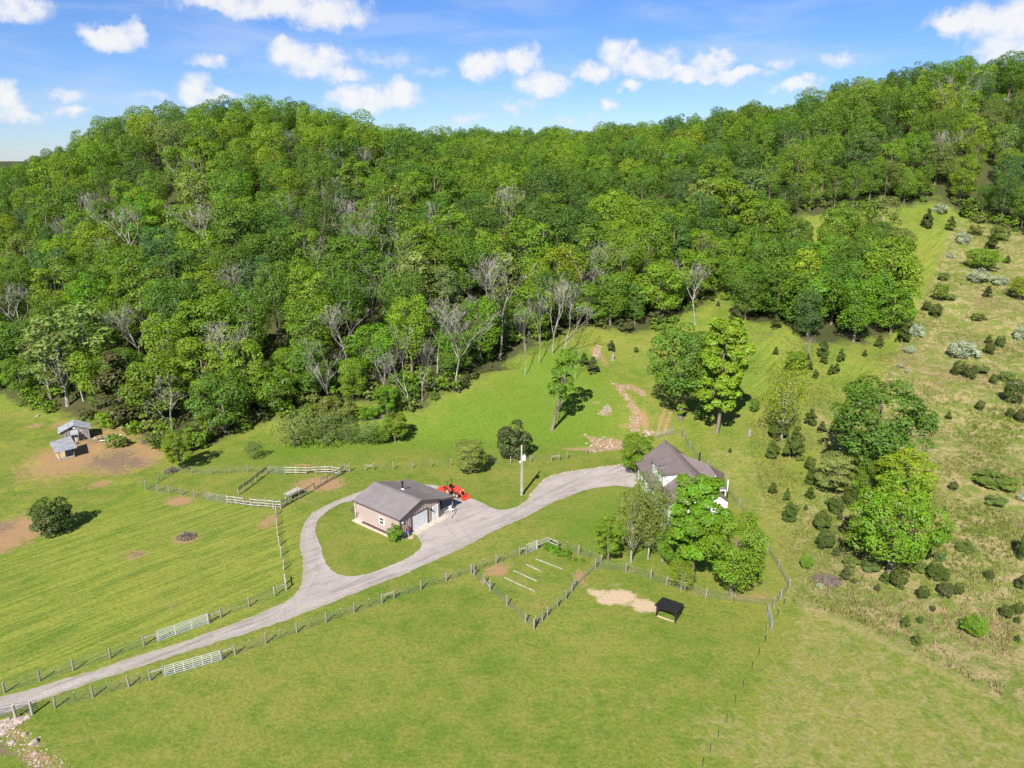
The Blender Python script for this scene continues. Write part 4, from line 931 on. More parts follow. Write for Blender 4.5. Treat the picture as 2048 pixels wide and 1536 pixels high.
MB().tube([c0+V2(0, 0, -.3), c0+V2(-.3, 0, 3.6)], [.16, .13], 8).build('pole', M['pole'], t)

# ------------------------------------------------------------------ plank shed and open shelter on the left
s0 = at(124, 886); s1 = at(181, 877); su = (s1-s0); SW = su.length; su.normalize(); sv = Vector((-su.y, su.x, 0)); SD = 3.0
def S(a, b, z=0): return Vector((s0.x, s0.y, s0.z))+su*a+sv*b+Vector((0, 0, z))
t = thing('plank_shed', 'weathered grey plank shed with blue-grey tin roof at the wood edge', 'shed', s0)
EH, RHt = 2.0, 2.95
n_p = 19
for k in range(n_p):
    a_ = (k+.5)*SW/n_p; zt_ = EH+(RHt-EH)*(1-abs(a_-SW/2)/(SW/2))-.05
    if 6 <= k <= 8: continue
    MB().box(S(a_, rnd.uniform(-.012, .012), zt_/2), su, sv, (0, 0, 1), SW/n_p-.025, .04, zt_).build('plank', M['plank'], t)
MB().add([S(.02, .04, -.1), S(SW-.02, .04, -.1), S(SW-.02, .04, EH-.02), S(SW/2, .04, RHt-.08), S(.02, .04, EH-.02), S(.02, SD, -.1), S(SW-.02, SD, -.1), S(SW-.02, SD, EH-.02), S(SW/2, SD, RHt-.08), S(.02, SD, EH-.02)],
   [(0, 1, 2, 3, 4), (9, 8, 7, 6, 5), (1, 6, 7, 2), (0, 4, 9, 5)]).build('wall', M['wood_dark'], t)
for k in range(11):
    b_ = (k+.5)*SD/11
    MB().box(S(SW+.01, b_, EH/2), su, sv, (0, 0, 1), .04, SD/11-.03, EH).build('plank', M['plank'], t)
dz_ = (RHt-EH)*.35/(SW/2)
for sgn in (0, 1):
    if sgn == 0: q = [S(-.35, -.3, EH-dz_+.05), S(SW/2, -.3, RHt+.06), S(SW/2, SD+.3, RHt+.06), S(-.35, SD+.3, EH-dz_+.05)]
    else: q = [S(SW/2, -.3, RHt+.06), S(SW+.35, -.3, EH-dz_+.05), S(SW+.35, SD+.3, EH-dz_+.05), S(SW/2, SD+.3, RHt+.06)]
    rr_ = roof_slab(q, .04, 'roof', M['tin'], t); m_ = MB()
    for k in range(13):
        f_ = (k+.5)/13; m_.bar(Vector(q[0]).lerp(q[3], f_)+V2(0, 0, .02), Vector(q[1]).lerp(q[2], f_)+V2(0, 0, .02), .04, .03)
    o = m_.build('roof_rib', M['tin'], rr_); o['kind'] = 'stuff'
wn = MB().box(S(SW*.66, -.05, 1.5), su, sv, (0, 0, 1), .8, .05, .55).build('window', M['ivory'], t)
for k in (-1, 1): MB().box(S(SW*.66+k*.19, -.08, 1.5), su, sv, (0, 0, 1), .24, .02, .4).build('pane', M['glass'], wn)
roof_slab([S(1.5, -1.15, 1.55), S(2.75, -1.15, 1.55), S(2.75, 0, 2.05), S(1.5, 0, 2.05)], .04, 'canopy_roof', M['tin'], t)
MB().box(S(SW*.5, -.05, 2.45), su, sv, (0, 0, 1), .35, .08, .25).build('gable_lamp', M['ivory'], t)
dr_ = MB().box(S(1.6, -.55, .75), sv, su, (0, 0, 1), .9, .05, 1.5).build('canopy_side', M['plank'], t)
MB().bar(S(2.7, -1.1, 0), S(2.7, -1.1, 1.55), .08).build('post', M['wood'], t); MB().box(S(2.1, -.35, .5), su, sv, (0, 0, 1), .8, .6, 1.0).build('white_cabinet', M['concrete'], t)
for k in (0, 1): MB().bar(S(3.1+k*.35, -.8, 0), S(3.1+k*.35, -.8, .7), .06).build('bench_leg', M['wood_dark'], t)
q0 = at(146, 889); o = thing('barrel_heap', 'heap of weathered junk between the plank shed and the open shelter', 'junk heap', q0)
for k in range(7):
    a_ = rnd.uniform(0, 6.28); p_ = q0+Vector((math.cos(a_)*rnd.uniform(0, .8), math.sin(a_)*rnd.uniform(0, .6), 0)); e_ = p_+Vector((rnd.uniform(-.6, .6), rnd.uniform(-.4, .4), rnd.uniform(.3, .9)))
    MB().bar(p_, e_, rnd.uniform(.1, .4), .12).build('board', M[rnd.choice(['wood', 'wood_dark', 'concrete'])], o)
# open shelter
c = [at(121, 921.5), at(150, 914.5), at(141, 901), at(112, 911)]
cz = c[0].z; t = thing('open_shelter', 'small open shelter with slanted silver roof over a low wooden deck', 'shelter', c[0])
nb = 12
for k in range(nb):
    f0, f1 = (k+.04)/nb, (k+.96)/nb; L0 = [c[0].lerp(c[1], f0), c[0].lerp(c[1], f1), c[3].lerp(c[2], f1), c[3].lerp(c[2], f0)]
    MB().prism(ring(L0), cz+.22, cz+.28).build('deck_board', M['lumber'] if k < 8 else M['wood_pale'], t)
for i in range(4): MB().bar(c[i]+V2(0, 0, .1), c[(i+1) % 4]+V2(0, 0, .1), .1, .22).build('deck_frame', M['wood_pale'], t)
hts = [1.75, 1.75, 2.3, 2.3]
for i in range(4):
    p_ = c[i]; MB().bar(p_+V2(0, 0, -.1), p_+V2(0, 0, hts[i]), .11).build('post', M['wood'], t)
e1 = (c[1]-c[0]).normalized()*.5; e2 = (c[3]-c[0]).normalized()*.4
q = [c[0]-e1-e2+V2(0, 0, 1.72), c[1]+e1-e2+V2(0, 0, 1.72), c[2]+e1+e2+V2(0, 0, 2.42), c[3]-e1+e2+V2(0, 0, 2.42)]
for i in range(4): q[i].z = cz+(1.72 if i < 2 else 2.42)
rr_ = roof_slab(q, .04, 'roof', M['tin'], t); m_ = MB()
for k in range(15):
    f_ = (k+.5)/15; m_.bar(q[0].lerp(q[1], f_)+V2(0, 0, .02), q[3].lerp(q[2], f_)+V2(0, 0, .02), .035, .03)
o = m_.build('roof_rib', M['tin'], rr_); o['kind'] = 'stuff'
# junk right of the shed
q0 = at(226, 879); t = thing('junk_pile', 'pile of tin sheets, white scraps and boards right of the plank shed', 'junk pile', q0)
MB().box(q0+V2(-.8, .1, .5), Vector((.85, .5, .1)).normalized(), Vector((-.4, .7, -.6)).normalized(), Vector((-.3, .4, .8)).normalized(), 2.4, .9, .03).build('tin_sheet', M['tin'], t)
MB().box(q0+V2(-.9, -.9, .25), Vector((1, .1, .1)).normalized(), Vector((0, 1, -.3)).normalized(), (0, 0, 1), 1.4, .8, .12).build('white_panel', M['ivory'], t)
MB().tube([q0+V2(1.3, .1, 0), q0+V2(1.35, .1, .85)], [.35, .3], 9).build('white_drum', M['ivory'], t)
for k in range(16):
    p_ = q0+Vector((rnd.uniform(-3.6, 1.2), rnd.uniform(-.7, .6), .1)); a_ = rnd.uniform(0, 3.14); MB().bar(p_, p_+Vector((math.cos(a_)*rnd.uniform(.4, 1.1), math.sin(a_)*.5, rnd.uniform(0, .4))), rnd.uniform(.06, .22), .08).build('board', M[rnd.choice(['wood', 'brush', 'wood_pale', 'blackmetal'])], t)
put_stone('boulder', 76, 832.5, 1.0, 'single pale boulder alone in the upper left pasture', 'boulder')

# ------------------------------------------------------------------ black run-in shelter
b0 = at(1313, 1232); b1 = at(1350, 1245.5); bu = b1-b0; bu.z = 0; BL = bu.length; bu.normalize(); bv = Vector((-bu.y, bu.x, 0)); BD = 1.85
def Bk(a, b, z=0): return Vector((b0.x, b0.y, b0.z))+bu*a+bv*b+Vector((0, 0, z))
t = thing('black_shelter', 'small black open-front animal shelter on skids beside the sand patches', 'shelter', b0)
for a_ in (0, BL): 
    for b_, h_ in ((0, 1.35), (BD, 1.05)): MB().bar(Bk(a_, b_, -.05), Bk(a_, b_, h_), .14).build('post', M['black'], t)
for k in range(9):
    MB().box(Bk(BL+.03, .12+k*(BD-.1)/8.5, .62), bu, bv, (0, 0, 1), .03, .19, 1.15-.03*k).build('side_board', M['black'], t)
    MB().box(Bk(-.03, .9+k*(BD-.95)/8.5, .62), bu, bv, (0, 0, 1), .03, .1, 1.0).build('side_board', M['black'], t)
MB().bar(Bk(0, -.02, 1.2), Bk(BL, -.02, 1.2), .06, .2).build('front_beam', M['black'], t)
for s, a_ in ((1, .05), (-1, BL-.05)): MB().bar(Bk(a_, -.02, .8), Bk(a_+s*.38, -.02, 1.15), .07).build('corner_brace', M['black'], t)
MB().bar(Bk(0, BD, .95), Bk(BL, BD, .95), .05, .15).build('rear_beam', M['black'], t)
MB().bar(Bk(.08, 0, .06), Bk(BL-.08, 0, .06), .12, .12).build('sill_timber', M['lumber'], t)
n_b = 17
for k in range(n_b):
    a_ = -.22+(k+.5)*(BL+.44)/n_b; e_ = rnd.uniform(-.06, .07); MB().bar(Bk(a_, -.35, 1.46), Bk(a_, BD+.3+e_, 1.12), (BL+.44)/n_b-.02, .03).build('roof_board', M['black'], t)

# ------------------------------------------------------------------ fences
POSTM = []
for k in range(4):
    m_ = MB(); r_ = random.Random(k); m_.tube([(0, 0, -.15), (r_.uniform(-.02, .02), 0, .5), (r_.uniform(-.03, .03), r_.uniform(-.03, .03), 1.0)], [.5, .46, .44], 8); POSTM.append(m_.mesh('post', M['wood']))
POSTP = []
for k in range(2):
    m_ = MB(); m_.tube([(0, 0, -.15), (.01, 0, .5), (-.01, .02, 1.0)], [.5, .47, .45], 8); POSTP.append(m_.mesh('post', M['pole']))
m_ = MB(); m_.box((0, 0, .42), (1, 0, 0), (0, 1, 0), (0, 0, 1), .035, .03, 1.14); m_.box((0, .02, .42), (1, 0, 0), (0, 1, 0), (0, 0, 1), .015, .05, 1.10); TPM = m_.mesh('steel_post', M['tpost'])
m_ = MB(); m_.box((0, 0, 0), (1, 0, 0), (0, 1, 0), (0, 0, 1), .05, .05, .07); TCAP = m_.mesh('insulator_cap', M['ivory'])
def fence(name, label, cat, posts, h=1.25, w=.19, rails=(), wires=(), tposts=(), pale=False, group=None, skip=(), railmat='wood_pale', cap=True):
    """posts / tposts are pixels of the feet; each post, rail a part; wires one part"""
    P = [at(*q[:2]) for q in posts]; c0 = P[0]; t = thing(name, label, cat, c0, group)
    for i, p in enumerate(P):
        o = mobj('post', rnd.choice(POSTP if pale else POSTM), t, p-c0); hh = h*rnd.uniform(.93, 1.08)
        o.scale = (w, w, hh); o.rotation_euler = (rnd.uniform(-.04, .04), rnd.uniform(-.04, .04), rnd.uniform(0, 6))
    for q in tposts:
        p = at(*q); o = mobj('steel_post', TPM, t, p-c0); o.rotation_euler = (0, 0, .4); 
        if cap: mobj('insulator_cap', TCAP, t, p-c0+V2(0, 0, 1.03))
    for i in range(len(P)-1):
        for j, z in enumerate(rails):
            if (i, j) in skip: continue
            a, b = P[i]+V2(0, 0, z*rnd.uniform(.97, 1.03)), P[i+1]+V2(0, 0, z*rnd.uniform(.97, 1.03))
            d = (b-a).normalized(); off = Vector((d.y, -d.x, 0))*.11
            MB().bar(a+off-d*.05, b+off+d*.03, .04, .15).build('rail', M[railmat], t)
    if wires:
        m_ = MB()
        for i in range(len(P)-1):
            a, b = P[i], P[i+1]; L = (b-a).length; n = max(1, int(L/2.2))
            for z in wires:
                for k in range(n):
                    p0 = a.lerp(b, k/n); p1 = a.lerp(b, (k+1)/n); p0.z = h1(p0.x, p0.y)+z; p1.z = h1(p1.x, p1.y)+z; m_.bar(p0, p1, .011)
            if len(wires) > 4:
                m = int(L/.3)
                for k in range(m):
                    p0 = a.lerp(b, (k+.5)/m); p0.z = h1(p0.x, p0.y); m_.bar(p0+V2(0, 0, wires[0]), p0+V2(0, 0, wires[-1]), .008)
        o = m_.build('wire', M['wire'], t)
    return t
def brace(p, q, t, z=.95):
    a, b = at(*p)+V2(0, 0, z), at(*q)+V2(0, 0, z); MB().bar(a, b, .09).build('brace_rail', M['wood_pale'], t)
def gate(name, label, p, q, h=1.25, bars=6, ups=4, m_='gatewhite', z0=.12, cat='gate', group=None, th=None):
    th = th or (.042 if m_ == 'gatewhite' else .028)
    a, b = at(*p), at(*q); d = (b-a); L = d.length; d.normalize(); a = a+d*.12; b = b-d*.12; t = thing(name, label, cat, a, group)
    for k in range(bars):
        z = z0+(h-z0)*k/(bars-1); MB().bar(a+V2(0, 0, z), b+V2(0, 0, z), th).build('bar', M[m_], t)
    for k in range(ups):
        p_ = a.lerp(b, k/(ups-1)); MB().bar(p_+V2(0, 0, z0-.03), p_+V2(0, 0, h+.03), th*1.2).build('upright', M[m_], t)
    return t
WN = (.1, .3, .5, .7, .9, 1.1)
t = fence('wire_fence', 'wire and post fence along the lawn above the lower drive', 'fence', [(-60,1410),(10,1386),(80.7,1362.7),(147.5,1341.7),(221,1317),(288.6,1291.7),(316,1283)], 1.3, wires=WN, group='wire fences'); brace((288.6,1291.7), (316,1283), t)
gate('tube_gate', 'long white tube gate on the upper side of the lower drive', (316,1284), (419,1247), 1.3, 7, 4, group='tube gates')
t = fence('wire_fence', 'short wire fence right of the long white gate, above the drive', 'fence', [(419,1247),(443,1236),(499,1214),(550,1192.6)], 1.3, wires=WN, group='wire fences'); brace((419,1247), (443,1236), t)
t = fence('post_line', 'close line of pale posts running from the drive up to the corral corner', 'fence', [(550,1192.6),(573,1181),(571,1169),(568,1140),(563,1112.7),(559,1091.6),(556,1072),(554,1052),(553,1030),(547,1017)], 1.3, .17, wires=WN, pale=True, group='wire fences'); brace((550,1192.6), (573,1181), t); brace((573,1181), (571,1162), t)
t = fence('wire_fence', 'wire fence below the drive, from the creek to the second long gate', 'fence', [(111,1416),(187,1394.5),(258.5,1374),(301.6,1361.5),(329,1353)], 1.3, wires=WN, tposts=[(151.6,1403),(223.5,1382.6),(279,1365)], group='wire fences'); brace((301.6,1361.5), (329,1353), t)
gate('tube_gate', 'long weathered grey gate on the lower side of the drive', (329,1354), (444.8,1320.5), 1.2, 6, 7, group='tube gates')
t = fence('wire_fence', 'long wire fence between the drive and the big foreground field', 'fence', [(444.8,1319.6),(471,1310),(532,1287.7),(593.8,1265.7),(652.7,1245.5),(709,1225),(764.3,1206.5),(788.3,1197.7),(842,1180),(892.6,1162.6),(943,1145.6)], 1.3, wires=WN,
   tposts=[(501,1297),(562,1276),(623,1254),(682,1233),(738.5,1214),(816.4,1186),(868,1171),(917,1154)], group='wire fences'); brace((444.8,1319.6), (471,1310), t); brace((764.3,1206.5), (788.3,1197.7), t)
t = fence('garden_fence', 'wire fence on the upper side of the vegetable garden', 'fence', [(943,1145.6),(992.4,1128),(1039.5,1111),(1053,1108)], 1.3, wires=WN, tposts=[(968,1133),(1006,1122)], group='garden fences'); brace((1039.5,1111), (1053,1108), t)
gate('garden_gate', 'short white gate into the vegetable garden', (1053,1108), (1074.5,1099), 1.35, 6, 2, group='tube gates')
t = fence('garden_fence', 'short rail corner with bent poles right of the white garden gate', 'fence', [(1074.5,1099),(1095.8,1091),(1114.5,1099)], 1.4, .22, rails=(1.2, .7), group='garden fences')
t = fence('garden_fence', 'wire fence on the left side of the vegetable garden', 'fence', [(943,1147),(948.5,1152),(969,1168),(980.5,1181),(1014.4,1212),(1050.8,1245),(1068,1259)], 1.3, wires=WN, group='garden fences'); brace((969,1168), (980.5,1181), t, .5)
t = fence('garden_fence', 'wire fence on the lower right side of the vegetable garden', 'fence', [(1068,1259),(1072,1252),(1085,1243),(1095,1233),(1115,1214.7),(1131.6,1199.4),(1144,1184),(1149,1176),(1191,1137)], 1.3, wires=WN, group='garden fences')
t = fence('wire_fence', 'wire fence in front of the yard trees, from garden to field corner', 'fence', [(1114.5,1099),(1156.7,1109),(1202,1126),(1191,1138),(1252,1144),(1302,1158),(1333,1171),(1370,1179.5),(1412,1195),(1547.5,1213)], 1.3, wires=WN, tposts=[(1135,1098),(1179,1117),(1468,1207)], group='wire fences'); brace((1333,1171), (1370,1180), t)
t = fence('wire_fence', 'wire fence climbing past the right side of the house to the field corner', 'fence', [(1362,867),(1368,878),(1380,897),(1397,917),(1416,934),(1430,955),(1455,985),(1478.5,1012.7),(1496.8,1040),(1517,1070),(1536,1101),(1556.6,1136.6),(1578,1177),(1561,1198),(1547.5,1213)], 1.3, .18, wires=WN, tposts=[(1568,1211),(1556,1232)], group='wire fences')
t = fence('steel_post_fence', 'line of thin steel posts crossing the lower right fields', 'fence', [(1540,1262),(1533,1270)], 1.2, .10, tposts=[(1530.6,1285),(1517.5,1312),(1504,1339),(1486,1376),(1470,1407),(1453,1446),(1436,1478),(1420,1506),(1405,1535)], group='wire fences', cap=False)
gp, gq = at(1536, 1232), at(1543, 1262); t = thing('field_gate', 'weathered grey gate standing open at the field corner, seen end on', 'gate', gp, 'tube gates')
MB().tube([gp, gp+V2(0, 0, 1.5)], .15, 8).build('post', M['wood'], t)
for k in range(6): MB().bar(gp+V2(0, 0, .2+k*.2), gq+V2(0, 0, .2+k*.2), .07).build('bar', M['galv'], t)
for f_ in (.02, .5, .98): p_ = gp.lerp(gq, f_); MB().bar(p_+V2(0, 0, .15), p_+V2(0, 0, 1.25), .06).build('upright', M['galv'], t)
t = fence('wire_fence', 'wire fence between the meadow and the creek behind the garage', 'fence', [(731,942),(747,941),(787,939),(825.6,937),(862.7,934),(902.5,931),(942,930),(982,929),(1021.4,926.6),(1062,924),(1103,922.8),(1118,922),(1134,917.8),(1172.5,907.8)], 1.3, wires=(.3, .7, 1.05), group='wire fences'); brace((731,942), (747,941), t); brace((1103,922.8), (1118,922), t)
t = fence('wire_fence', 'wire fence at the back of the corral paddock along the creek', 'fence', [(291.8,980),(319,963),(345,944),(384,946.6),(422,949),(459.4,945.5),(496.5,944.4),(534,946.6)], 1.25, .14, wires=WN, group='wire fences')
t = fence('wire_fence', 'mesh fence with close posts on the left side of the corral paddock', 'fence', [(291.8,980),(316,983),(339,986),(363,990.6),(389,994.5),(414.7,999.7)], 1.45, .17, wires=WN, group='wire fences')
gate('tube_gate', 'galvanised gate at the lower left of the corral', (415,1000), (455,1006.8), 1.25, 6, 3, 'galv', group='tube gates')
gate('tube_gate', 'galvanised gate at the upper left of the corral', (535,947), (571,948), 1.25, 6, 3, 'galv', group='tube gates')
CB = (.35, .75, 1.2)
fence('board_fence', 'weathered board fence on the lower side of the corral', 'fence', [(455.4,1006.8),(472.4,1008.5),(488,1011),(503,1013),(517.5,1014.3),(533,1015),(547,1016.6),(562.6,1017.7)], 1.45, .24, rails=CB, skip={(2, 2)}, group='corral fences')
fence('board_fence', 'weathered board fence on the right side of the corral behind the table', 'fence', [(574,1011),(583.8,1005),(599,997.7),(614,989),(628.7,980),(642,972),(654.7,965),(668,957),(681,950.8),(690,944),(700,944)], 1.4, .2, rails=(.4, 1.15), railmat='wood', skip={(3, 0), (4, 1)}, group='corral fences')
fence('board_fence', 'pale three-board fence on the far side of the corral', 'fence', [(572,948),(592,948),(613,948.7),(631,947.5),(651.6,946.5),(666,947),(681,950.4)], 1.45, .2, rails=CB, skip={(2, 0)}, railmat='pole', group='corral fences')
fence('board_fence', 'dark wooden rail fence on the left side of the corral', 'fence', [(477.6,990),(488.5,981.5),(501.5,972.6),(512.5,963),(522.4,955.8),(534,946.8)], 1.35, .2, rails=(.9, 1.2), railmat='wood_dark', skip=set(), group='corral fences')
fence('board_fence', 'short rail and post corner between the corral and the line of pale posts', 'fence', [(562.6,1017.7),(574,1011)], 1.3, .18, rails=(.5, 1.1), railmat='wood', group='corral fences')
gate('tube_gate', 'dark blue-grey panel beside the road at the bottom left creek crossing', (-60,1446), (79,1422), 1.2, 5, 4, 'gatedark', group='tube gates')
t = fence('pale_posts', 'two stout pale posts above the rocks at the bottom left creek', 'fence posts', [(32,1437),(65,1429)], 1.5, .26, rails=(), pale=True)
gate('tube_gate', 'greenish gate across the track behind the house', (1311,878), (1347,868), 1.3, 7, 3, 'galv', group='tube gates')
# corral table
tb0 = [at(574,1007), at(602,992.5), at(606,989), at(579,1003)]; t = thing('corral_table', 'long grey plank table standing inside the corral by its fence', 'table', tb0[0])
ca, cb = at(576, 1002), at(603, 988); dd = (cb-ca).normalized(); nn = Vector((-dd.y, dd.x, 0)); L = (cb-ca).length
for k in range(4): MB().box((ca+cb)/2+nn*(k*.27-.1)+V2(0, 0, .95), dd, nn, (0, 0, 1), L, .25, .05).build('plank', M['wood_pale'], t)
for f_ in (.05, .5, .95):
    for k in (-.05, .65): p_ = ca.lerp(cb, f_)+nn*k; MB().bar(p_, p_+V2(0, 0, .93), .09).build('leg', M['wood'], t)
# garden boards
for i, (p, q, lb) in enumerate([((1008.6,1155.6), (1070,1183.5), 'longest pale board lying in the garden, nearest the lower fence'), ((1027,1141.6), (1073.5,1162.6), 'pale board lying in the garden, second row from the lower fence'),
        ((1051.7,1129), (1081.7,1143), 'short pale board lying in the middle of the garden'), ((1072,1118.6), (1125.8,1139), 'pale board lying in the garden, row nearest the white gate')]):
    a, b = at(*p), at(*q); o = MB().bar(a+V2(0, 0, .05), b+V2(0, 0, .04), .09, .08).build('garden_board', M['wood_pale']); tag(o, lb, 'board', 'garden boards')
# burn pile and brush heaps
def heap(name, label, px, py, r, n, h=.5, m_='brush', cat='brush pile', lng=1.2, group='brush piles'):
    c0 = at(px, py); t = thing(name, label, cat, c0, group); mb = MB()
    for k in range(n):
        a = rnd.uniform(0, 6.28); d = r*math.sqrt(rnd.random()); p = c0+Vector((math.cos(a)*d, math.sin(a)*d*.8, 0)); p.z = h1(p.x, p.y)+h*max(0, 1-d/r)*rnd.uniform(.2, 1); a2 = rnd.uniform(0, 6.28); e = Vector((math.cos(a2), math.sin(a2), rnd.uniform(-.2, .5)))*rnd.uniform(.4, 1)*lng
        mb.tube([p-e*.5+V2(0, 0, .1), p+V2(rnd.uniform(-.08, .08), 0, .15), p+e*.5+V2(0, 0, .1)], [rnd.uniform(.015, .05)]*3, 4)
    o = mb.build('twigs', M[m_], t); o['kind'] = 'stuff'; return t
t = heap('burn_pile', 'round heap of burnt brush with a grey log on the striped lawn', 372, 1075, 1.05, 120, .7)
a = at(363, 1078.5); MB().tube([a, a+V2(1.1, .15, .05)], [.12, .1], 7).build('log', M['galv'], t)
heap('brush_pile', 'tangled dead brush below the bleached tree at the wood edge', 322, 880, 3.0, 420, 1.6, lng=2.6)
heap('brush_pile', 'small grey brush clump at the end of the creek fence', 343, 944, .9, 60, .9, 'brush', lng=1.6)
heap('brush_pile', 'fallen grey branches on the meadow edge below the bare trees', 760, 826, 2.4, 90, .6, 'deadbark', lng=2.2)
heap('brush_pile', 'flat brown brush pile in the rough right meadow corner', 1655, 1162, 1.6, 200, .3)
# rocks
t = thing('stone_border', 'line of pale stones edging the gravel turnaround by the utility pole', 'stone border', at(1066, 989))
bl = [(1060.5,990),(1066,986),(1073,977),(1080,969),(1088,961),(1095,956),(1103,952),(1117,949),(1132,945),(1150,942),(1165,940),(1183,937.5),(1200,935),(1216,933),(1232,931),(1249,928)]
for i in range(len(bl)-1):
    for k in range(3):
        f_ = k/3; x = bl[i][0]*(1-f_)+bl[i+1][0]*f_; y = bl[i][1]*(1-f_)+bl[i+1][1]*f_; put_stone('stone', x, y, rnd.uniform(.28, .5), parent=t)
for (px, py, s, lb) in [(48,1470,1.0,'pale boulder at the upper end of the red creek bank'), (68,1486,1.1,'grey boulder in the middle of the red creek bank'), (22,1485,.9,'white flat boulder beside the muddy creek bed'), (71,1507,.8,'whitish boulder at the lower creek bend'), (22,1456,.8,'pinkish boulder just below the road culvert'),
      (80,1474,.35,'tiny white stone above the red creek bank'), (42,1506,.3,'tiny pale stone lying in the creek mud'), (72,1520,.5,'small pale stone in the lower creek mud')]:
    put_stone('boulder', px, py, s*.62, lb, 'boulder', group='creek boulders')
def rubble(name, label, polys, n, smin, smax, seed):
    r = random.Random(seed); vs, fs = [], []
    ms = [(np.array([v.co[:] for v in s.vertices]), [tuple(p.vertices) for p in s.polygons]) for s in STONES]
    mb = MB()
    for poly in polys:
        xs_ = [q[0] for q in poly]; ys_ = [q[1] for q in poly]; c_ = 0; tries = 0
        while c_ < n and tries < n*20:
            tries += 1; px, py = r.uniform(min(xs_), max(xs_)), r.uniform(min(ys_), max(ys_))
            if not inside(np.array([px]), np.array([py]), poly)[0]: continue
            p = at(px, py); v, f = ms[r.randrange(5)]; a = r.uniform(0, 6); s = r.uniform(smin, smax); ca, sa = math.cos(a), math.sin(a)
            mb.add([(p.x+(x*ca-y*sa)*s, p.y+(x*sa+y*ca)*s, p.z+z*s*.6) for x, y, z in v], f); c_ += 1
    o = mb.build(name, M['rock']); o['kind'] = 'stuff'; o['label'] = label; return o
rubble('rock_rubble', 'broken limestone scattered down the wash behind the house', [[(1170,868),(1245,880),(1262,892),(1240,900),(1176,906)], [(1222,765),(1240,768),(1262,798),(1286,835),(1280,862),(1262,866),(1252,800)], [(1184,716),(1194,690),(1204,692),(1200,716)], [(1196,828),(1215,808),(1222,820),(1210,832)], [(1285,860),(1308,862),(1305,874),(1284,872)]], 46, .2, .6, 5)
rubble('rock_rubble', 'broken rocks under the panel at the bottom left creek crossing', [[(-40,1450),(30,1437),(62,1432),(30,1455),(0,1475),(-40,1480)]], 260, .18, .5, 6)
rubble('pebbles', 'small stones scattered on the red creek bank', [[(10,1440),(60,1465),(110,1500),(150,1536),(60,1536),(0,1480)]], 160, .07, .22, 7)
# stumps
def stump(px, py, h, w, label):
    p = at(px, py); t = thing('tree_stump', label, 'stump', p, 'tree stumps'); r = random.Random(px); mb = MB()
    mb.tube([p+V2(0, 0, -.1), p+V2(0, 0, .3), p+V2(.05, 0, h*.7), p+V2(.1, 0, h)], [w*1.3, w, w*.85, w*.5], 9); mb.tube([p+V2(w*.4, 0, h*.4), p+V2(w*.7, .1, h*1.15)], [w*.4, w*.15], 5); mb.tube([p+V2(-w*.5, 0, h*.3), p+V2(-w*.6, .1, h*.95)], [w*.35, w*.12], 5)
    mb.build('bole', M['wood'], t)
stump(1225, 720, 1.6, .38, 'tall broken grey stump behind a little cedar on the upper meadow')
stump(1498, 872, 1.3, .32, 'pale broken stump alone on the meadow right of the yellow tree')
stump(1274, 716, .8, .1, 'thin pale stub standing on the upper meadow')

# ------------------------------------------------------------------ single trees one can point at
def tree(kind, base, top_y, wpx, colkey, label, cat='tree', name='broadleaf_tree', group='meadow and yard trees', tilt=(0, 0), rz=None):
    p, s, sx = fit(kind, base, top_y, wpx); o = plant(name, cat, kind, p, s, colkey, group, None, rz, sx, tilt); o['label'] = label; ALL.pop(); return o
LEAN = make_kind(130, 14, 2.6, 3.6, 22, 4200, .30, 'tall', .24, (2.9, .8), 14); LIMBY = make_kind(131, 15, 5.0, 2.6, 60, 10000, .31, 'round', .26, (0, 0), 20, clr=.75)
TALLY = make_kind(132, 16, 3.4, 1.3, 66, 13000, .34, 'tall', .20, (0, 0), 20, clr=.75); LAYER = make_kind(133, 7, 3.2, .8, 40, 8500, .20, 'round', .16, (0, 0), 20, .2, .35, .9)
IVY = make_kind(134, 3.5, .9, .1, 16, 1500, .24, 'tall', .3)
tree(LEAN, (1103,860), 690, 62, 'mid', 'leaning green tree with pale bare trunk base on the open meadow', rz=0)
tree(LIMBY, (1360,840), 640, 140, 'dark', 'big dark green tree with ivy covered trunk on the upper meadow')
p = at(1360, 840); o = plant('ivy', 'ivy', IVY, p+V2(0, 0, .6), 1.1, 'lime', 'ivy'); o['label'] = 'bright ivy climbing the trunk of the big dark meadow tree'; ALL.pop()
tree(TALLY, (1434,866), 612, 100, 'yellow', 'tall yellow-green tree beside the big dark tree on the upper meadow')
tree(NK[1], (1272,946), 862, 78, 'mid', 'dense green round bush tree at the left corner of the house')
tree(LAYER, (942,947), 872, 66, 'pale', 'pale green pyramid tree standing alone in the lawn behind the garage')
tree(NK[2], (1216,1122), 1030, 62, 'lime', 'short bright tree at the left end of the yard grove')
tree(SK[0], (1262,1125), 958, 82, 'olive', 'sparse tall tree with pale trunk, left in the yard grove')
tree(SK[1], (1296,1118), 975, 70, 'olive', 'sparse budding tree with thin grey trunk, middle of the yard grove')
tree(SK[2], (1325,1122), 985, 78, 'olive', 'sparse olive tree leaning on the vivid tree in the yard grove')
tree(SK[1], (1292,1070), 930, 70, 'willow', 'thin grey limbed tree before the left slope of the house roof')
tree(TALLY, (1385,1160), 932, 112, 'vivid', 'tallest vivid green tree in the yard grove, in front of the house')
tree(NK[0], (1352,1140), 1040, 78, 'vivid', 'low vivid green tree at the foot of the tallest yard tree')
tree(NK[3], (1462,1192), 1032, 128, 'lime', 'widest bright tree at the right end of the yard grove')
tree(SK[0], (1362,1182), 1118, 62, 'yellow', 'little twiggy tree on the fence line below the yard grove')
tree(LIMBY, (1735,975), 752, 190, 'dark', 'largest dark green tree on the slope right of the cedars')
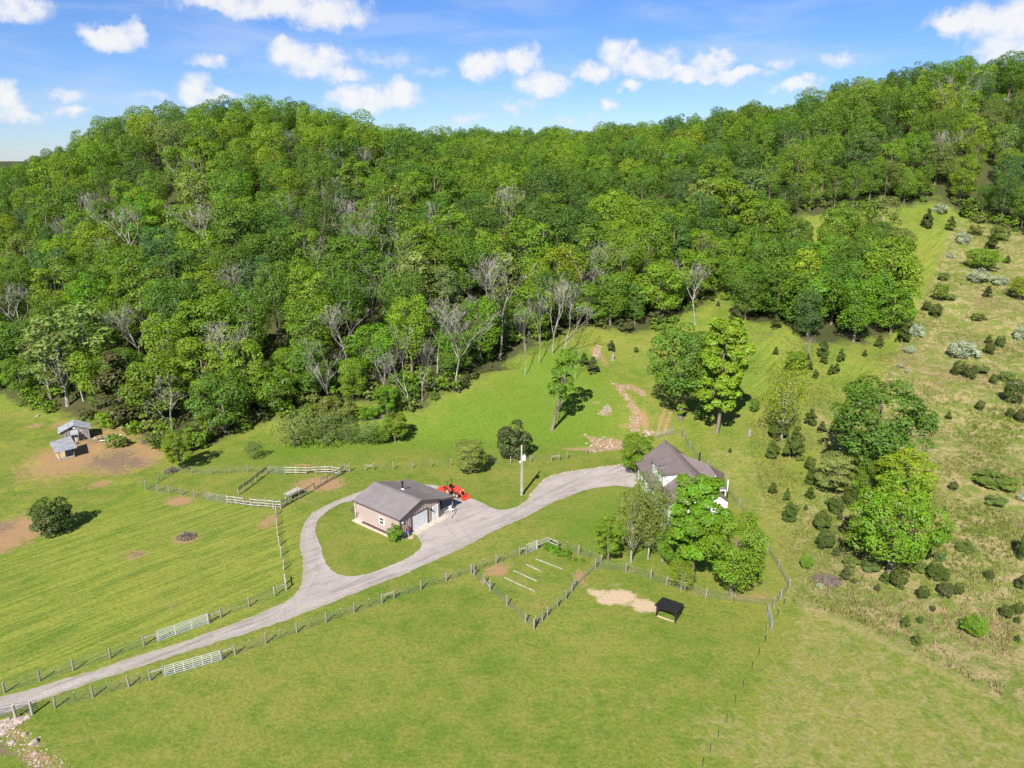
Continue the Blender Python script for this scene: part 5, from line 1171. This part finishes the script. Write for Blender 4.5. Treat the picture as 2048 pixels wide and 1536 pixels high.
tree(LAYER, (1672,988), 898, 84, 'pale', 'small pale layered tree at the left foot of the largest dark tree')
tree(NK[0], (1778,1146), 955, 176, 'lime', 'wide bright tree with pale trunk low in the rough right meadow')
tree(NK[2], (1800,1040), 895, 110, 'yellow', 'yellowish tree between the dark tree and the wide bright tree')
tree(NK[1], (1730,1000), 900, 70, 'mid', 'small green tree tucked below the largest dark tree')
tree(SK[1], (1562,882), 712, 86, 'yellow', 'tall pale yellow tree with grey limbs above the cedars'); tree(NK[2], (1590,740), 700, 44, 'mid', 'small green tree top above the tall pale yellow tree')
tree(NK[1], (1508,826), 795, 20, 'mid', 'tiny round green tree alone on the meadow left of the yellow tree')
tree(NK[2], (362,938), 862, 60, 'yellow', 'young yellow-green tree at the wood edge by the creek fence')
tree(NK[1], (1945,1272), 1230, 50, 'lime', 'small bright tree with dark shadow in the lower right meadow')
tree(NK[1], (1966,540), 492, 70, 'lime', 'bushy bright tree beside white blossom in the upper right meadow')
tree(NK[2], (1879,602), 565, 30, 'mid', 'narrow young tree at the edge of the mown strip, upper right')
tree(NK[1], (2048,600), 548, 60, 'yellow', 'yellow-green bush cut by the right edge, upper meadow', 'bush')
tree(CK[1], (2055,1122), 1066, 40, 'deep', 'dark bush cut by the right edge, below the brown thicket', 'bush', 'bush')
tree(NK[1], (1612,1138), 1108, 26, 'lime', 'small bright bush by the field corner fence', 'bush', 'bush')
for i, (bx, by, ty, w_, ck_, lb) in enumerate([(590,893,822,90,'willow','hazy willow at the left of the creek thicket'), (652,892,826,80,'willow','hazy willow second in the creek thicket'), (735,888,838,70,'willow','low willow bush in the middle of the creek thicket'),
        (700,890,836,50,'willow','small willow between the hazy ones along the creek'), (508,918,884,40,'willow','round willow bush alone at the left of the creek'), (790,884,822,56,'mid','slender green tree at the right end of the creek thicket'), (765,886,850,40,'mid','low green bush beside the slender creek tree'),
        (775,835,768,52,'vivid','bright green tree on the bank above the creek thicket'), (735,838,812,50,'vivid','low bright bush left of the bright bank tree')]):
    tree(WK[i % 3] if 'will' in ck_ else NK[i % 2 + 1], (bx, by), ty, w_, ck_, lb, 'willow' if ck_ == 'willow' else 'tree', 'willow' if ck_ == 'willow' else 'broadleaf_tree', 'creek side trees')
tree(BK[0], (1027,914), 852, 72, 'brown', 'dense olive bush behind the utility pole at the creek', 'bush', 'bush', 'creek side trees')
for bx, by, ty, w_, ck_, lb in [(650,850,796,70,'olive','brownish green thicket below the tall forked bare tree'), (690,846,800,50,'olive','right half of the thicket below the forked bare tree'), (625,848,806,40,'mid','small bush left of the brownish thicket')]:
    tree(BK[0], (bx, by), ty, w_, ck_, lb, 'bush', 'bush', 'wood edge thicket')
tree(BK[0], (790,1080), 1052, 34, 'vivid', 'round green shrub at the front corner of the garage', 'shrub', 'shrub', 'garage shrubs')
p, s, sx = fit(BK[1], (707,1040), 1018, 20); o = plant('shrub', 'shrub', DS, at(706,1040), .9, 'mid', 'garage shrubs'); o['label'] = 'leafless twiggy shrub at the back left corner of the garage'; ALL.pop()
tree(CK[1], (107,1063), 1003, 76, 'cedar', 'large round dark cedar alone in the left pasture', 'cedar', 'cedar_tree', 'lone cedars')
for px, py, s in [(1095,1100,22), (1109,1107,24), (1119,1112,16), (1131,1112,22), (1138,1118,10), (1150,1121,9), (1164,1123,9)]:
    p = at(px, py); o = plant('garden_plant', 'garden plant', BK[0], p, s/FPX*proj(p)[2]/3.4, 'vivid' if s > 20 else 'mid', 'garden plants', 'green plant in the garden border by the white gate')

# bare trees: (base) or (top, height)
def bare(k, top, base=None, H=None, w=1.0, label=None, tone=(1, 1, 1)):
    if base: p = at(*base); lo, hi = 1., 40.
    if base:
        for _ in range(25):
            m_ = (lo+hi)/2
            if proj((p.x, p.y, p.z+m_))[1] > top[1]: lo = m_
            else: hi = m_
        H = lo
    else: p = attop(top[0], top[1], H)
    hk = (17, 16, 18, 12, 17)[k]; o = plant('bare_tree', 'bare tree', DK[k], p, H/hk, '', 'leafless trees in the wood', 'leafless grey tree', None, w); ALL[-1][2] = H
    if label: o['label'] = label; ALL.pop()
    return p
BARE = []
BARE.append(bare(4, (322,738), (344,862), w=1.05, label='wide bleached leafless tree at the wood edge right of the shed'))
BARE.append(bare(0, (645,672), (662,822), w=.9, label='tall forked bare tree rising from the thicket above the creek'))
BARE.append(bare(1, (1003,498), (1000,718), w=1.0, label='broad pale bare crown above the meadow edge, largest of the leafless trees'))
BARE.append(bare(2, (1082,548), (1105,708), w=.9, label='tall bare double trunk standing at the top of the meadow'))
BARE.append(bare(2, (1072,585), (1078,728), w=.7, label='slim bare trunk just left of the tall double trunk'))
BARE.append(bare(2, (1040,600), (1050,752), w=.6, label='slim pale trunk at the tree line left of the two bare trunks'))
BARE.append(bare(0, (812,655), (820,818), w=.85, label='bare tree with spreading crown at the edge right of the thicket'))
BARE.append(bare(2, (850,672), (845,805), w=.8, label='Y shaped bare tree beside the spreading bare tree'))
BARE.append(bare(3, (775,690), (772,790), w=.9, label='low bare tree among green leaves above the creek bank'))
BARE.append(bare(2, (1825,850), (1828,945), w=.45, label='single dead white tree in the rough meadow beside the dark tree'))
BARE.append(bare(3, (1140,690), (1150,762), w=.4, label='small leafless treetop behind the leaning meadow tree'))
BARE.append(bare(3, (1600,668), (1618,712), w=.9, label='fallen grey limbs at the bottom of the yellow tree in the strip'))
for t_ in [(680,600,14), (905,612,15), (440,632,15), (555,378,15), (412,400,15), (652,352,15), (745,432,16), (820,460,16), (1015,365,15), (300,240,13), (255,405,15), (740,290,14), (1203,478,14), (190,470,14),
           (1935,138,16), (1912,150,15), (115,430,14), (260,600,14), (30,560,14), (740,520,13), (570,255,13), (1160,500,13), (655,290,13), (480,520,14), (1890,258,13), (980,275,13), (870,590,14), (1600,255,12), (175,380,13), (1400,520,13), (1130,560,14), (355,310,13), (620,470,13), (1270,280,12), (885,400,13), (700,395,15)]:
    BARE.append(bare(rnd.randrange(2), t_[:2], None, t_[2]+2.0, 1.05))

# ------------------------------------------------------------------ the wood
SPECIAL = []
for (tx, ty, H, sc_, kd, ck_, lb) in [(150,590,19,1.25,LK[0],'pale','large pale yellow tree in the wood above the shed'), (480,668,15,1.1,EK[2],'yellow','bright yellow-green tree at the wood edge above the paddock'), (225,700,14,1.0,CK[0],'brown','dark brown cedar above the plank shed'), (1405,352,18,1.2,LK[1],'pale','pale peach-tinted tree in the middle of the right wood'),
        (1885,170,15,1.15,FK[1],'yellow','round yellow-green crown on the right skyline'), (1260,385,15,1.0,FK[5],'yellow','bright yellow crown in the middle of the wood above the meadow'), (1075,520,13,.9,FK[1],'lime','bright green crown right of the broad bare crown'), (1010,458,13,.8,CK[0],'brown','dark brown conical cedar above the broad bare crown'),
        (1620,492,16,1.0,LK[2],'yellow','pale yellow tree with visible white trunk in the strip'), (560,205,16,1.1,FK[5],'dark','rounded dark crown at the top of the left hill'), (1830,155,16,1.1,FK[3],'dark','big dark crown on the right skyline left of the bare tree'), (2020,240,16,1.0,LK[0],'olive','orange-tinted olive tree at the right edge of the wood')]:
    p = attop(tx, ty, H); s = H/kd.H
    o = plant('cedar_tree' if kd in CK else 'broadleaf_tree', 'cedar' if kd in CK else 'tree', kd, p, s, ck_, 'trees of the wooded hill', None, None, (sc_ if kd not in CK else 1.15)); o['label'] = lb; ALL.pop(); SPECIAL.append(p)
occ = [(p.x, p.y, 3.0) for p in BARE]+[(p.x, p.y, 4.6) for p in SPECIAL]
fx0, fx1, fy0, fy1 = -330, 330, 116, 430
cand = []
r_ = random.Random(5)
grid = {}
KEEP = W([(256,856),(300,846),(402,846),(424,905),(388,932),(290,925)])
KX = (min(q[0] for q in KEEP), max(q[0] for q in KEEP))
def ok(x, y, d):
    if KX[0] < x < KX[1] and inside(np.array([x]), np.array([y]), KEEP)[0]: return False
    gx_, gy_ = int(x//10), int(y//10)
    for i in (-1, 0, 1):
        for j in (-1, 0, 1):
            for (a, b, e) in grid.get((gx_+i, gy_+j), ()):
                if (a-x)**2+(b-y)**2 < (.5*(d+e))**2: return False
    return True
def put(x, y, d): grid.setdefault((int(x//10), int(y//10)), []).append((x, y, d))
for x, y, d in occ: put(x, y, d*.7 if d < 4 else d*1.2)
BIGF = np.array([(r_.uniform(fx0, fx1), r_.uniform(fy0, fy1)) for _ in range(60000)])
def visible(x, y):
    return abs(x)/y < .82
sd = sdist(BIGF[:, 0], BIGF[:, 1], FOREST); ss = sdist(BIGF[:, 0], BIGF[:, 1], STRIP)
trees = []
for i in range(len(edge_w)-1):
    a, b = Vector(edge_w[i]), Vector(edge_w[i+1]); L = (b-a).length; n_ = Vector((-(b-a).y, (b-a).x)).normalized()
    for k in range(int(L/5.2)):
        q = a.lerp(b, (k+.5)/max(1, int(L/5.2)))+n_*r_.uniform(1.5, 4)
        if abs(q.x)/q.y < .9 and ok(q.x, q.y, 4.6): put(q.x, q.y, 5.0); trees.append((q.x, q.y, True, False))
for (x, y), d1, d2 in zip(BIGF.tolist(), sd.tolist(), ss.tolist()):
    if d1 < 1.2 and d2 < 1.0: continue
    if abs(x)/y > .90: continue
    edge = d1 < 9 if d1 > 0 else True
    d = 5.6 if edge else (7.4 if y < 190 else 8.0)
    if ok(x, y, d): put(x, y, d); trees.append((x, y, edge, d2 > 0))
# sort by distance: the nearest ones stand as single trees
def hidden_by_ridge(x, y):
    z = h1(x, y)+17
    for t in np.linspace(.5, .97, 24):
        zz = CAMH+(z-CAMH)*t
        if h1(x*t, y*t)+ (7 if t*y > 150 else 0) > zz: return True
    return False
trees = [t for t in trees if not hidden_by_ridge(t[0], t[1])]
trees.sort(key=lambda q: math.hypot(q[0], q[1]))
vis = [t for t in trees if visible(t[0], t[1])]
NEAR = vis[:250]; nearset = set(NEAR)
FAR = [t for t in trees if t not in nearset]
def region_color(x, y):
    n = mnoise.noise(Vector((x*.018, y*.018, 3.1))); u = rnd.random()+n*.25
    if u < .12: return 'deep'
    if u < .36: return 'dark'
    if u < .41: return 'blue'
    if u < .74: return 'mid'
    if u < .91: return 'lime'
    if u < .96: return 'yellow'
    if u < .98: return 'olive'
    return 'vivid'
for (x, y, edge, strip) in NEAR:
    z = h1(x, y); p = Vector((x, y, z)); ck_ = region_color(x, y); sx_ = rnd.uniform(.9, 1.35)
    if rnd.random() < .03: kd = LK[rnd.randrange(3)]; H = rnd.uniform(15, 19); ck_ = rnd.choice(['pale', 'olive', 'willow'])
    elif edge: kd = EK[rnd.randrange(4)]; H = rnd.uniform(8.5, 14.5)*(1.0 if not strip else 1.1)
    else: kd = FK[rnd.randrange(8)]; H = rnd.uniform(13, 19)
    s = H/kd.H; plant('broadleaf_tree', 'tree', kd, p, s, ck_, 'trees of the wooded hill', None, None, sx_*(1.0 if H/kd.H > .85 else 1.1))
# the farther part of the wood, past the ones that can be singled out: one mass with real crowns
rng = np.random.RandomState(3)
extra = []
for _ in range(150):
    y = r_.uniform(430, 560); x = y*r_.uniform(-.35, .16); extra.append((x, y, False, False))
pts_, rot_, scl_, tin_, var_ = [], [], [], [], []
for (x, y, edge, strip) in FAR+extra:
    vi = rng.randint(6); k = FK[vi]; H = rng.uniform(12.5, 19) if not edge else rng.uniform(10, 15); sz = H/k.H; w_ = sz*rng.uniform(.85, 1.35)
    pts_.append((x, y, h1(x, y))); rot_.append((0, 0, rng.uniform(0, 6.28))); scl_.append((w_, w_, sz)); var_.append(vi)
    g = GREENS[region_color(x, y)] if rng.rand() > .03 else GREENS['pale']; g = np.array(g)*rng.uniform(.85, 1.15); tin_.append((g[0]*rng.uniform(.9, 1.12), g[1], g[2], 1))
me = bpy.data.meshes.new('far_wood'); me.from_pydata(pts_, [], []); n_ = len(pts_)
for nm, ty, ky, dat in (('turn', 'FLOAT_VECTOR', 'vector', rot_), ('size', 'FLOAT_VECTOR', 'vector', scl_), ('tint', 'FLOAT_COLOR', 'color', tin_), ('kind_of_tree', 'INT', 'value', var_)):
    a = me.attributes.new(nm, ty, 'POINT'); a.data.foreach_set(ky, np.array(dat, np.int32 if ty == 'INT' else np.float32).ravel())
o = mobj('far_wood', me)
ng = bpy.data.node_groups.new('far_wood', 'GeometryNodeTree')
ng.interface.new_socket('Geometry', in_out='INPUT', socket_type='NodeSocketGeometry'); ng.interface.new_socket('Geometry', in_out='OUTPUT', socket_type='NodeSocketGeometry')
gi = ng.nodes.new('NodeGroupInput'); go = ng.nodes.new('NodeGroupOutput'); jn = ng.nodes.new('GeometryNodeJoinGeometry'); ng.links.new(jn.outputs[0], go.inputs[0])
def named(nm, ty):
    q = ng.nodes.new('GeometryNodeInputNamedAttribute'); q.data_type = ty; q.inputs['Name'].default_value = nm; return q.outputs['Attribute']
SRC = {}
for ob, ph, H_, ct in ALL:
    for ch in ob.children:
        for vi in range(6):
            if ch.type == 'MESH' and ch.data == FK[vi].crown: SRC.setdefault(vi, [None, None])[0] = ch
            if ch.type == 'MESH' and ch.data == FK[vi].trunk: SRC.setdefault(vi, [None, None])[1] = ch
for vi in range(6):
    a_ = ng.nodes.new('GeometryNodeObjectInfo'); a_.inputs['Object'].default_value = SRC[vi][0]
    b_ = ng.nodes.new('GeometryNodeObjectInfo'); b_.inputs['Object'].default_value = SRC[vi][1]
    sm_ = ng.nodes.new('GeometryNodeSetMaterial'); sm_.inputs['Material'].default_value = M['leaf_far']; ng.links.new(a_.outputs['Geometry'], sm_.inputs['Geometry'])
    j2 = ng.nodes.new('GeometryNodeJoinGeometry'); ng.links.new(sm_.outputs[0], j2.inputs[0]); ng.links.new(b_.outputs['Geometry'], j2.inputs[0])
    cp = ng.nodes.new('FunctionNodeCompare'); cp.data_type = 'INT'; cp.operation = 'EQUAL'
    ii = [s_ for s_ in cp.inputs if s_.type == 'INT']; ng.links.new(named('kind_of_tree', 'INT'), ii[0]); ii[1].default_value = vi
    ip = ng.nodes.new('GeometryNodeInstanceOnPoints'); ng.links.new(gi.outputs[0], ip.inputs['Points']); ng.links.new(cp.outputs[0], ip.inputs['Selection']); ng.links.new(j2.outputs[0], ip.inputs['Instance'])
    ng.links.new(named('turn', 'FLOAT_VECTOR'), ip.inputs['Rotation']); ng.links.new(named('size', 'FLOAT_VECTOR'), ip.inputs['Scale']); ng.links.new(ip.outputs[0], jn.inputs[0])
md = o.modifiers.new('trees', 'NODES'); md.node_group = ng
o['kind'] = 'stuff'; o['label'] = 'mass of tree crowns covering the upper hillside and skyline'
off = 0
print('NEAR', len(NEAR), 'FAR', len(FAR), 'faces', off//4)

# undergrowth at the foot of the wood
vv, ff_, cc_, off = [], [], [], 0
bk = make_kind(150, 2.4, 1.7, 0, 14, 260, .42, 'round', .05)
for i in range(len(edge_w)-1):
    a, b = Vector(edge_w[i]), Vector(edge_w[i+1]); L = (b-a).length
    if abs(a.x)/max(a.y, 1) > 1.0: continue
    for k in range(int(L/.8)):
        q = a.lerp(b, rng.rand()); n_ = Vector((-(b-a).y, (b-a).x)).normalized(); q = q+n_*(rng.uniform(-.8, 4.5) if rng.rand() < .5 else rng.uniform(3, 16))
        if rng.rand() < .35: continue
        s = rng.uniform(.5, 1.3); a_ = rng.uniform(0, 6.28); ca, sa = math.cos(a_), math.sin(a_)
        v = bk.v*np.array([s*1.2, s*1.2, s]); v = np.stack([v[:, 0]*ca-v[:, 1]*sa+q.x, v[:, 0]*sa+v[:, 1]*ca+q.y, v[:, 2]+h1(q.x, q.y)], -1)
        g = np.array(GREENS[('mid', 'lime', 'dark', 'olive', 'brown')[rng.randint(5)]]); vv.append(v); ff_.append(bk.f+off); cc_.append(bk.c*g); off += len(v)
o = mobj('undergrowth', fast_mesh('undergrowth', np.concatenate(vv), np.concatenate(ff_), 4, M['leaf'], np.concatenate(cc_))); o.color = (1, 1, 1, 1); o['kind'] = 'stuff'; o['label'] = 'low brush along the foot of the wooded hill'

# ------------------------------------------------------------------ cedars and shrubs of the meadows: (x, foot y, width px, tall factor)
CEDARS = [(1222,703,17,1.3),(1185,746,27,1.2),(1168,730,22,1.1),(1470,650,28,1.5),(1497,632,24,1.3),(1425,602,10,1.1),(1436,612,9,1.1),(1551,657,22,1.1),(1551,709,13,1.2),(1615,720,11,1.2),(1619,740,13,1.4),(1631,756,13,1.3),(1646,712,24,1.4),(1647,727,17,1.3),(1662,750,16,1.3),
 (1672,745,16,1.2),(1681,724,17,1.5),(1729,713,11,1.2),(1758,694,20,1.2),(1805,684,29,1.2),(1901,460,20,1.3),(1853,456,24,1.5),(1928,433,22,1.2),(1871,634,24,1.0),(1853,622,18,1.0),(1974,594,18,1.2),(1976,688,16,1.1),(1998,694,20,1.0),(1979,709,22,1.0),(1915,750,26,1.0),
 (1936,757,28,.9),(1987,768,18,1.0),(2023,804,44,.95),(2014,527,14,1.1),(1982,498,26,1.1),(1545,916,28,1.3),(1585,918,44,1.5),(1556,878,42,.9),(1544,988,19,1.3),(1572,1003,15,1.9),(1579,1042,30,1.3),(1619,996,22,1.1),(1620,940,24,1.0),(1623,968,26,1.3),(1611,1020,10,1.2),
 (1643,1061,37,1.0),(1650,1097,37,.95),(1620,850,26,1.3),(1643,864,20,1.1),(1691,1160,25,1.2),(1708,1167,10,1.0),(1769,1164,20,1.2),(1796,1174,38,.95),(1754,1181,14,1.1),(1866,1158,36,.9),(1886,1162,26,1.0),(1888,1193,30,.95),(1915,1189,22,1.0),(1845,1197,25,1.0),(1977,1158,19,1.0),
 (2044,1177,28,1.1),(1906,980,18,.9),(1896,838,14,1.1),(1959,820,18,1.0),(2019,834,18,.9),(2040,843,24,.9),(1829,828,16,1.1),(1672,1112,18,1.1),(1669,1026,32,1.0),(1680,1040,12,1.0),(1706,1013,44,.8),(1810,1255,20,1.3),(1833,1290,19,1.3),(1865,1222,11,1.0),(1840,1247,13,1.0),
 (2012,1236,25,1.0),(2036,1228,22,1.0),(2034,1247,14,1.1),(2034,1283,13,1.1),(1847,1108,28,.8),(1460,905,8,1.2),(1393,840,13,1.2),(1272,705,10,1.0),(1790,640,14,1.2)]
for i, (px, py, w_, tf_) in enumerate(CEDARS):
    p = at(px, py); f = proj(p)[2]; k = CK[0] if tf_ >= 1.25 else (CK[2] if tf_ > 1.05 else CK[1]); wid = w_/FPX*f; sx_ = wid/2/(k.R*1.12); s = wid*tf_*1.06/k.H
    ck_ = rnd.choice(['cedar', 'cedar', 'cedar', 'brown'])
    o = plant('cedar_tree', 'cedar', k, p, s, ck_, 'small cedars dotted over the meadows', ('tiny' if w_ < 15 else 'small' if w_ < 24 else 'bushy')+(' pointed' if tf_ >= 1.25 else ' rounded' if tf_ < 1.05 else '')+' dark cedar', None, sx_/s)
for px, py, w_, h_ in [(1955,562,46,.35),(1998,568,32,.35),(1925,712,60,.35),(1818,706,22,.5),(1901,516,16,.5),(2040,678,30,.6),(1833,672,32,.5),(1925,486,30,.5),(2044,1000,24,.4),(1880,425,30,.4),(1800,735,14,.5),(1813,745,10,.6),(2030,780,30,.4),(1640,1175,16,.4)]:
    p = at(px, py); f = proj(p)[2]; wid = w_/FPX*f; o = plant('blossom_shrub', 'shrub', BK[1], p, wid*h_*1.25/2.0, 'pale', 'white flowering shrubs', 'white flowering shrub', None, 1.0)
    s_ = o.scale; sxv = wid/2/(1.8*1.05); o.scale = (sxv, sxv, s_[2]); 
    for ch in o.children:
        if ch.name.startswith('crown'): ch.color = (.33, .38, .26, 1)
for px, py, w_, h_ in [(1985,965,90,.14),(1880,1120,26,.5),(1740,1140,40,.4),(1700,1130,34,.45),(1590,1020,20,.4),(1990,1010,40,.4),(1930,1100,40,.25),(1660,1010,24,.5),(1830,1140,40,.4),(1955,640,30,.35),(1885,560,24,.5),(1900,600,22,.4),(2000,480,40,.6),(1950,470,30,.5),(1830,660,24,.45),(1960,745,34,.35),(2010,760,34,.4),(1600,920,20,.4)]:
    p = at(px, py); f = proj(p)[2]; wid = w_/FPX*f; o = plant('brush_clump', 'brush', BK[0], p, wid*h_*1.2/2.4, rnd.choice(['olive', 'willow', 'willow']), 'brush clumps in the rough meadow', 'low brushy clump', None, 1.0)
    sxv = wid/2/(1.6*1.05); o.scale = (sxv, sxv, o.scale[2])

# tall dry grass in the rough meadows
def blades(n, poly, hmin, hmax, cols, seed, wd=.07, dens=None, tuft=5):
    rng = np.random.RandomState(seed); xs_ = [q[0] for q in poly]; ys_ = [q[1] for q in poly]
    m = n*6; X = rng.uniform(max(min(xs_), -150), min(max(xs_), 170), m); Y = rng.uniform(min(ys_), max(ys_), m)
    ok_ = (np.abs(X)/Y < .84) & inside(X, Y, poly)
    # denser close to the camera, clumped by a wave field
    f = np.sin(X*.35+1.7*np.sin(Y*.21))+np.sin(Y*.41+1.3*np.sin(X*.27))+rng.normal(size=m)*.6
    ok_ &= (f > -.1) & (rng.rand(m) < np.clip(95./Y, 0, 1)**1.5)
    X, Y = X[ok_][:n], Y[ok_][:n]; n = len(X); Xr = np.repeat(X, tuft)+rng.normal(size=n*tuft)*.13; Yr = np.repeat(Y, tuft)+rng.normal(size=n*tuft)*.13
    Z = hgt(Xr, Yr); N_ = n*tuft; H = rng.uniform(hmin, hmax, N_); a = rng.uniform(0, 6.28, N_); w_ = wd*rng.uniform(.6, 1.4, N_); lx, ly = rng.normal(size=N_)*.3*H+.12*H, rng.normal(size=N_)*.3*H
    v = np.stack([np.stack([Xr-np.cos(a)*w_, Yr-np.sin(a)*w_, Z-.02], -1), np.stack([Xr+np.cos(a)*w_, Yr+np.sin(a)*w_, Z-.02], -1), np.stack([Xr+lx, Yr+ly, Z+H], -1)], 1).reshape(-1, 3)
    cid = (np.sin(Xr*.11+2)*np.sin(Yr*.13)+rng.normal(size=N_)*.5 > .1).astype(int); c = np.array(cols)[cid % len(cols)]*rng.uniform(.7, 1.25, (N_, 1))
    return v, np.repeat(c, 3, 0)
v1, c1 = blades(26000, wild_w, .18, .55, [(.130, .160, .032), (.30, .235, .12)], 1, .05)
v2, c2 = blades(7000, W([(1470,640),(1500,900),(1560,1100),(1600,1200),(1700,1100),(1740,860),(1800,700),(1700,720)]), .12, .35, [(.115, .155, .026), (.20, .185, .07)], 4, .05)
v = np.concatenate([v1, v2]); c = np.concatenate([c1, c2])
o = mobj('dry_grass', fast_mesh('dry_grass', v, np.arange(len(v)).reshape(-1, 3), 3, M['blade'], c)); o['kind'] = 'stuff'; o['label'] = 'tall dry grass tufts over the rough right meadow'

# ------------------------------------------------------------------ labels that single each plant out
bpy.context.view_layer.update()
LM = [(70,'above the left pasture'),(200,'above the plank shed'),(340,'above the bleached bare tree'),(480,'above the paddock'),(640,'above the forked bare tree'),(780,'above the garage'),(920,'above the pale pyramid tree'),(1043,'above the utility pole'),(1170,'above the leaning meadow tree'),
      (1300,'above the rocky wash'),(1400,'above the two tall meadow trees'),(1520,'left of the mown strip'),(1680,'in the tree strip'),(1850,'above the mown strip'),(1990,'by the right edge')]
ROW = ['on the lowest edge of the wood', 'low in the wood', 'lower middle of the wood', 'upper middle of the wood', 'high in the wood', 'near the skyline']
CML = [(1240,705,'near the broken grey stump'),(1510,650,'by the left end of the tree strip'),(1650,735,'in the cluster below the tree strip'),(1780,690,'at the corner of the tree strip'),(1880,450,'at the top of the mown strip'),(1870,620,'halfway down the mown strip'),(1990,500,'near the bushy bright tree'),
       (1985,695,'on the upper right meadow'),(1930,750,'right of the large white blossom'),(2025,815,'at the right edge above the brown thicket'),(1570,900,'below the tall pale yellow tree'),(1560,1010,'between the house fence and the pale layered tree'),(1630,950,'left of the largest dark tree'),(1650,1080,'left of the wide bright tree'),
       (1700,1160,'at the left foot of the wide bright tree'),(1790,1170,'just below the wide bright tree'),(1880,1180,'lower right of the wide bright tree'),(1830,1260,'left of the small bright shadowed tree'),(2025,1240,'at the lower right edge'),(1700,1020,'below the pale layered tree'),(1900,840,'right of the largest dark tree'),(1430,850,'beside the tall yellow-green tree'),(1945,1110,'on the open lower right meadow'),(1950,960,'in the brown thicket'),(1115,1110,'by the white garden gate')]
buckets = {}
for o, ph, H, cat in ALL:
    p = o.location; px, py, f = proj((p.x, p.y, p.z+H*.6))
    if o['group'] in ('trees of the wooded hill', 'leafless trees in the wood'):
        c_ = min(LM, key=lambda q: abs(q[0]-px))[1]; yb = proj(p)[1]; far = math.hypot(p.x, p.y)
        r0 = 0 if far < 138 else 1 if far < 152 else 2 if far < 170 else 3 if far < 195 else 4 if far < 225 else 5
        c_ = f'{ROW[r0]}, {c_}'; sz = 'tall ' if H > 17.3 else 'short ' if H < 11.5 else ''
    else:
        c_ = min(CML, key=lambda q: math.hypot(q[0]-px, q[1]-py))[2]; sz = ''
    buckets.setdefault((sz+ph, c_), []).append((px, py, o))
ORD = {2: ['left', 'right'], 3: ['leftmost', 'middle', 'rightmost']}
NUM = ['first', 'second', 'third', 'fourth', 'fifth', 'sixth', 'seventh', 'eighth', 'ninth', 'tenth', 'eleventh', 'twelfth', 'thirteenth', 'fourteenth', 'fifteenth']
for (a, c_), L in buckets.items():
    L.sort(key=lambda q: q[0]); n = len(L)
    for i, (_, _, o) in enumerate(L):
        if n == 1: s = f'{a} {c_}'
        elif n <= 3: s = f'{ORD[n][i]} {a} {c_}'
        else: s = f'{a} {c_}, {NUM[min(i, 14)]} from left'
        s = ' '.join(s.split()); wds = s.split()
        o['label'] = ' '.join(wds[:16])
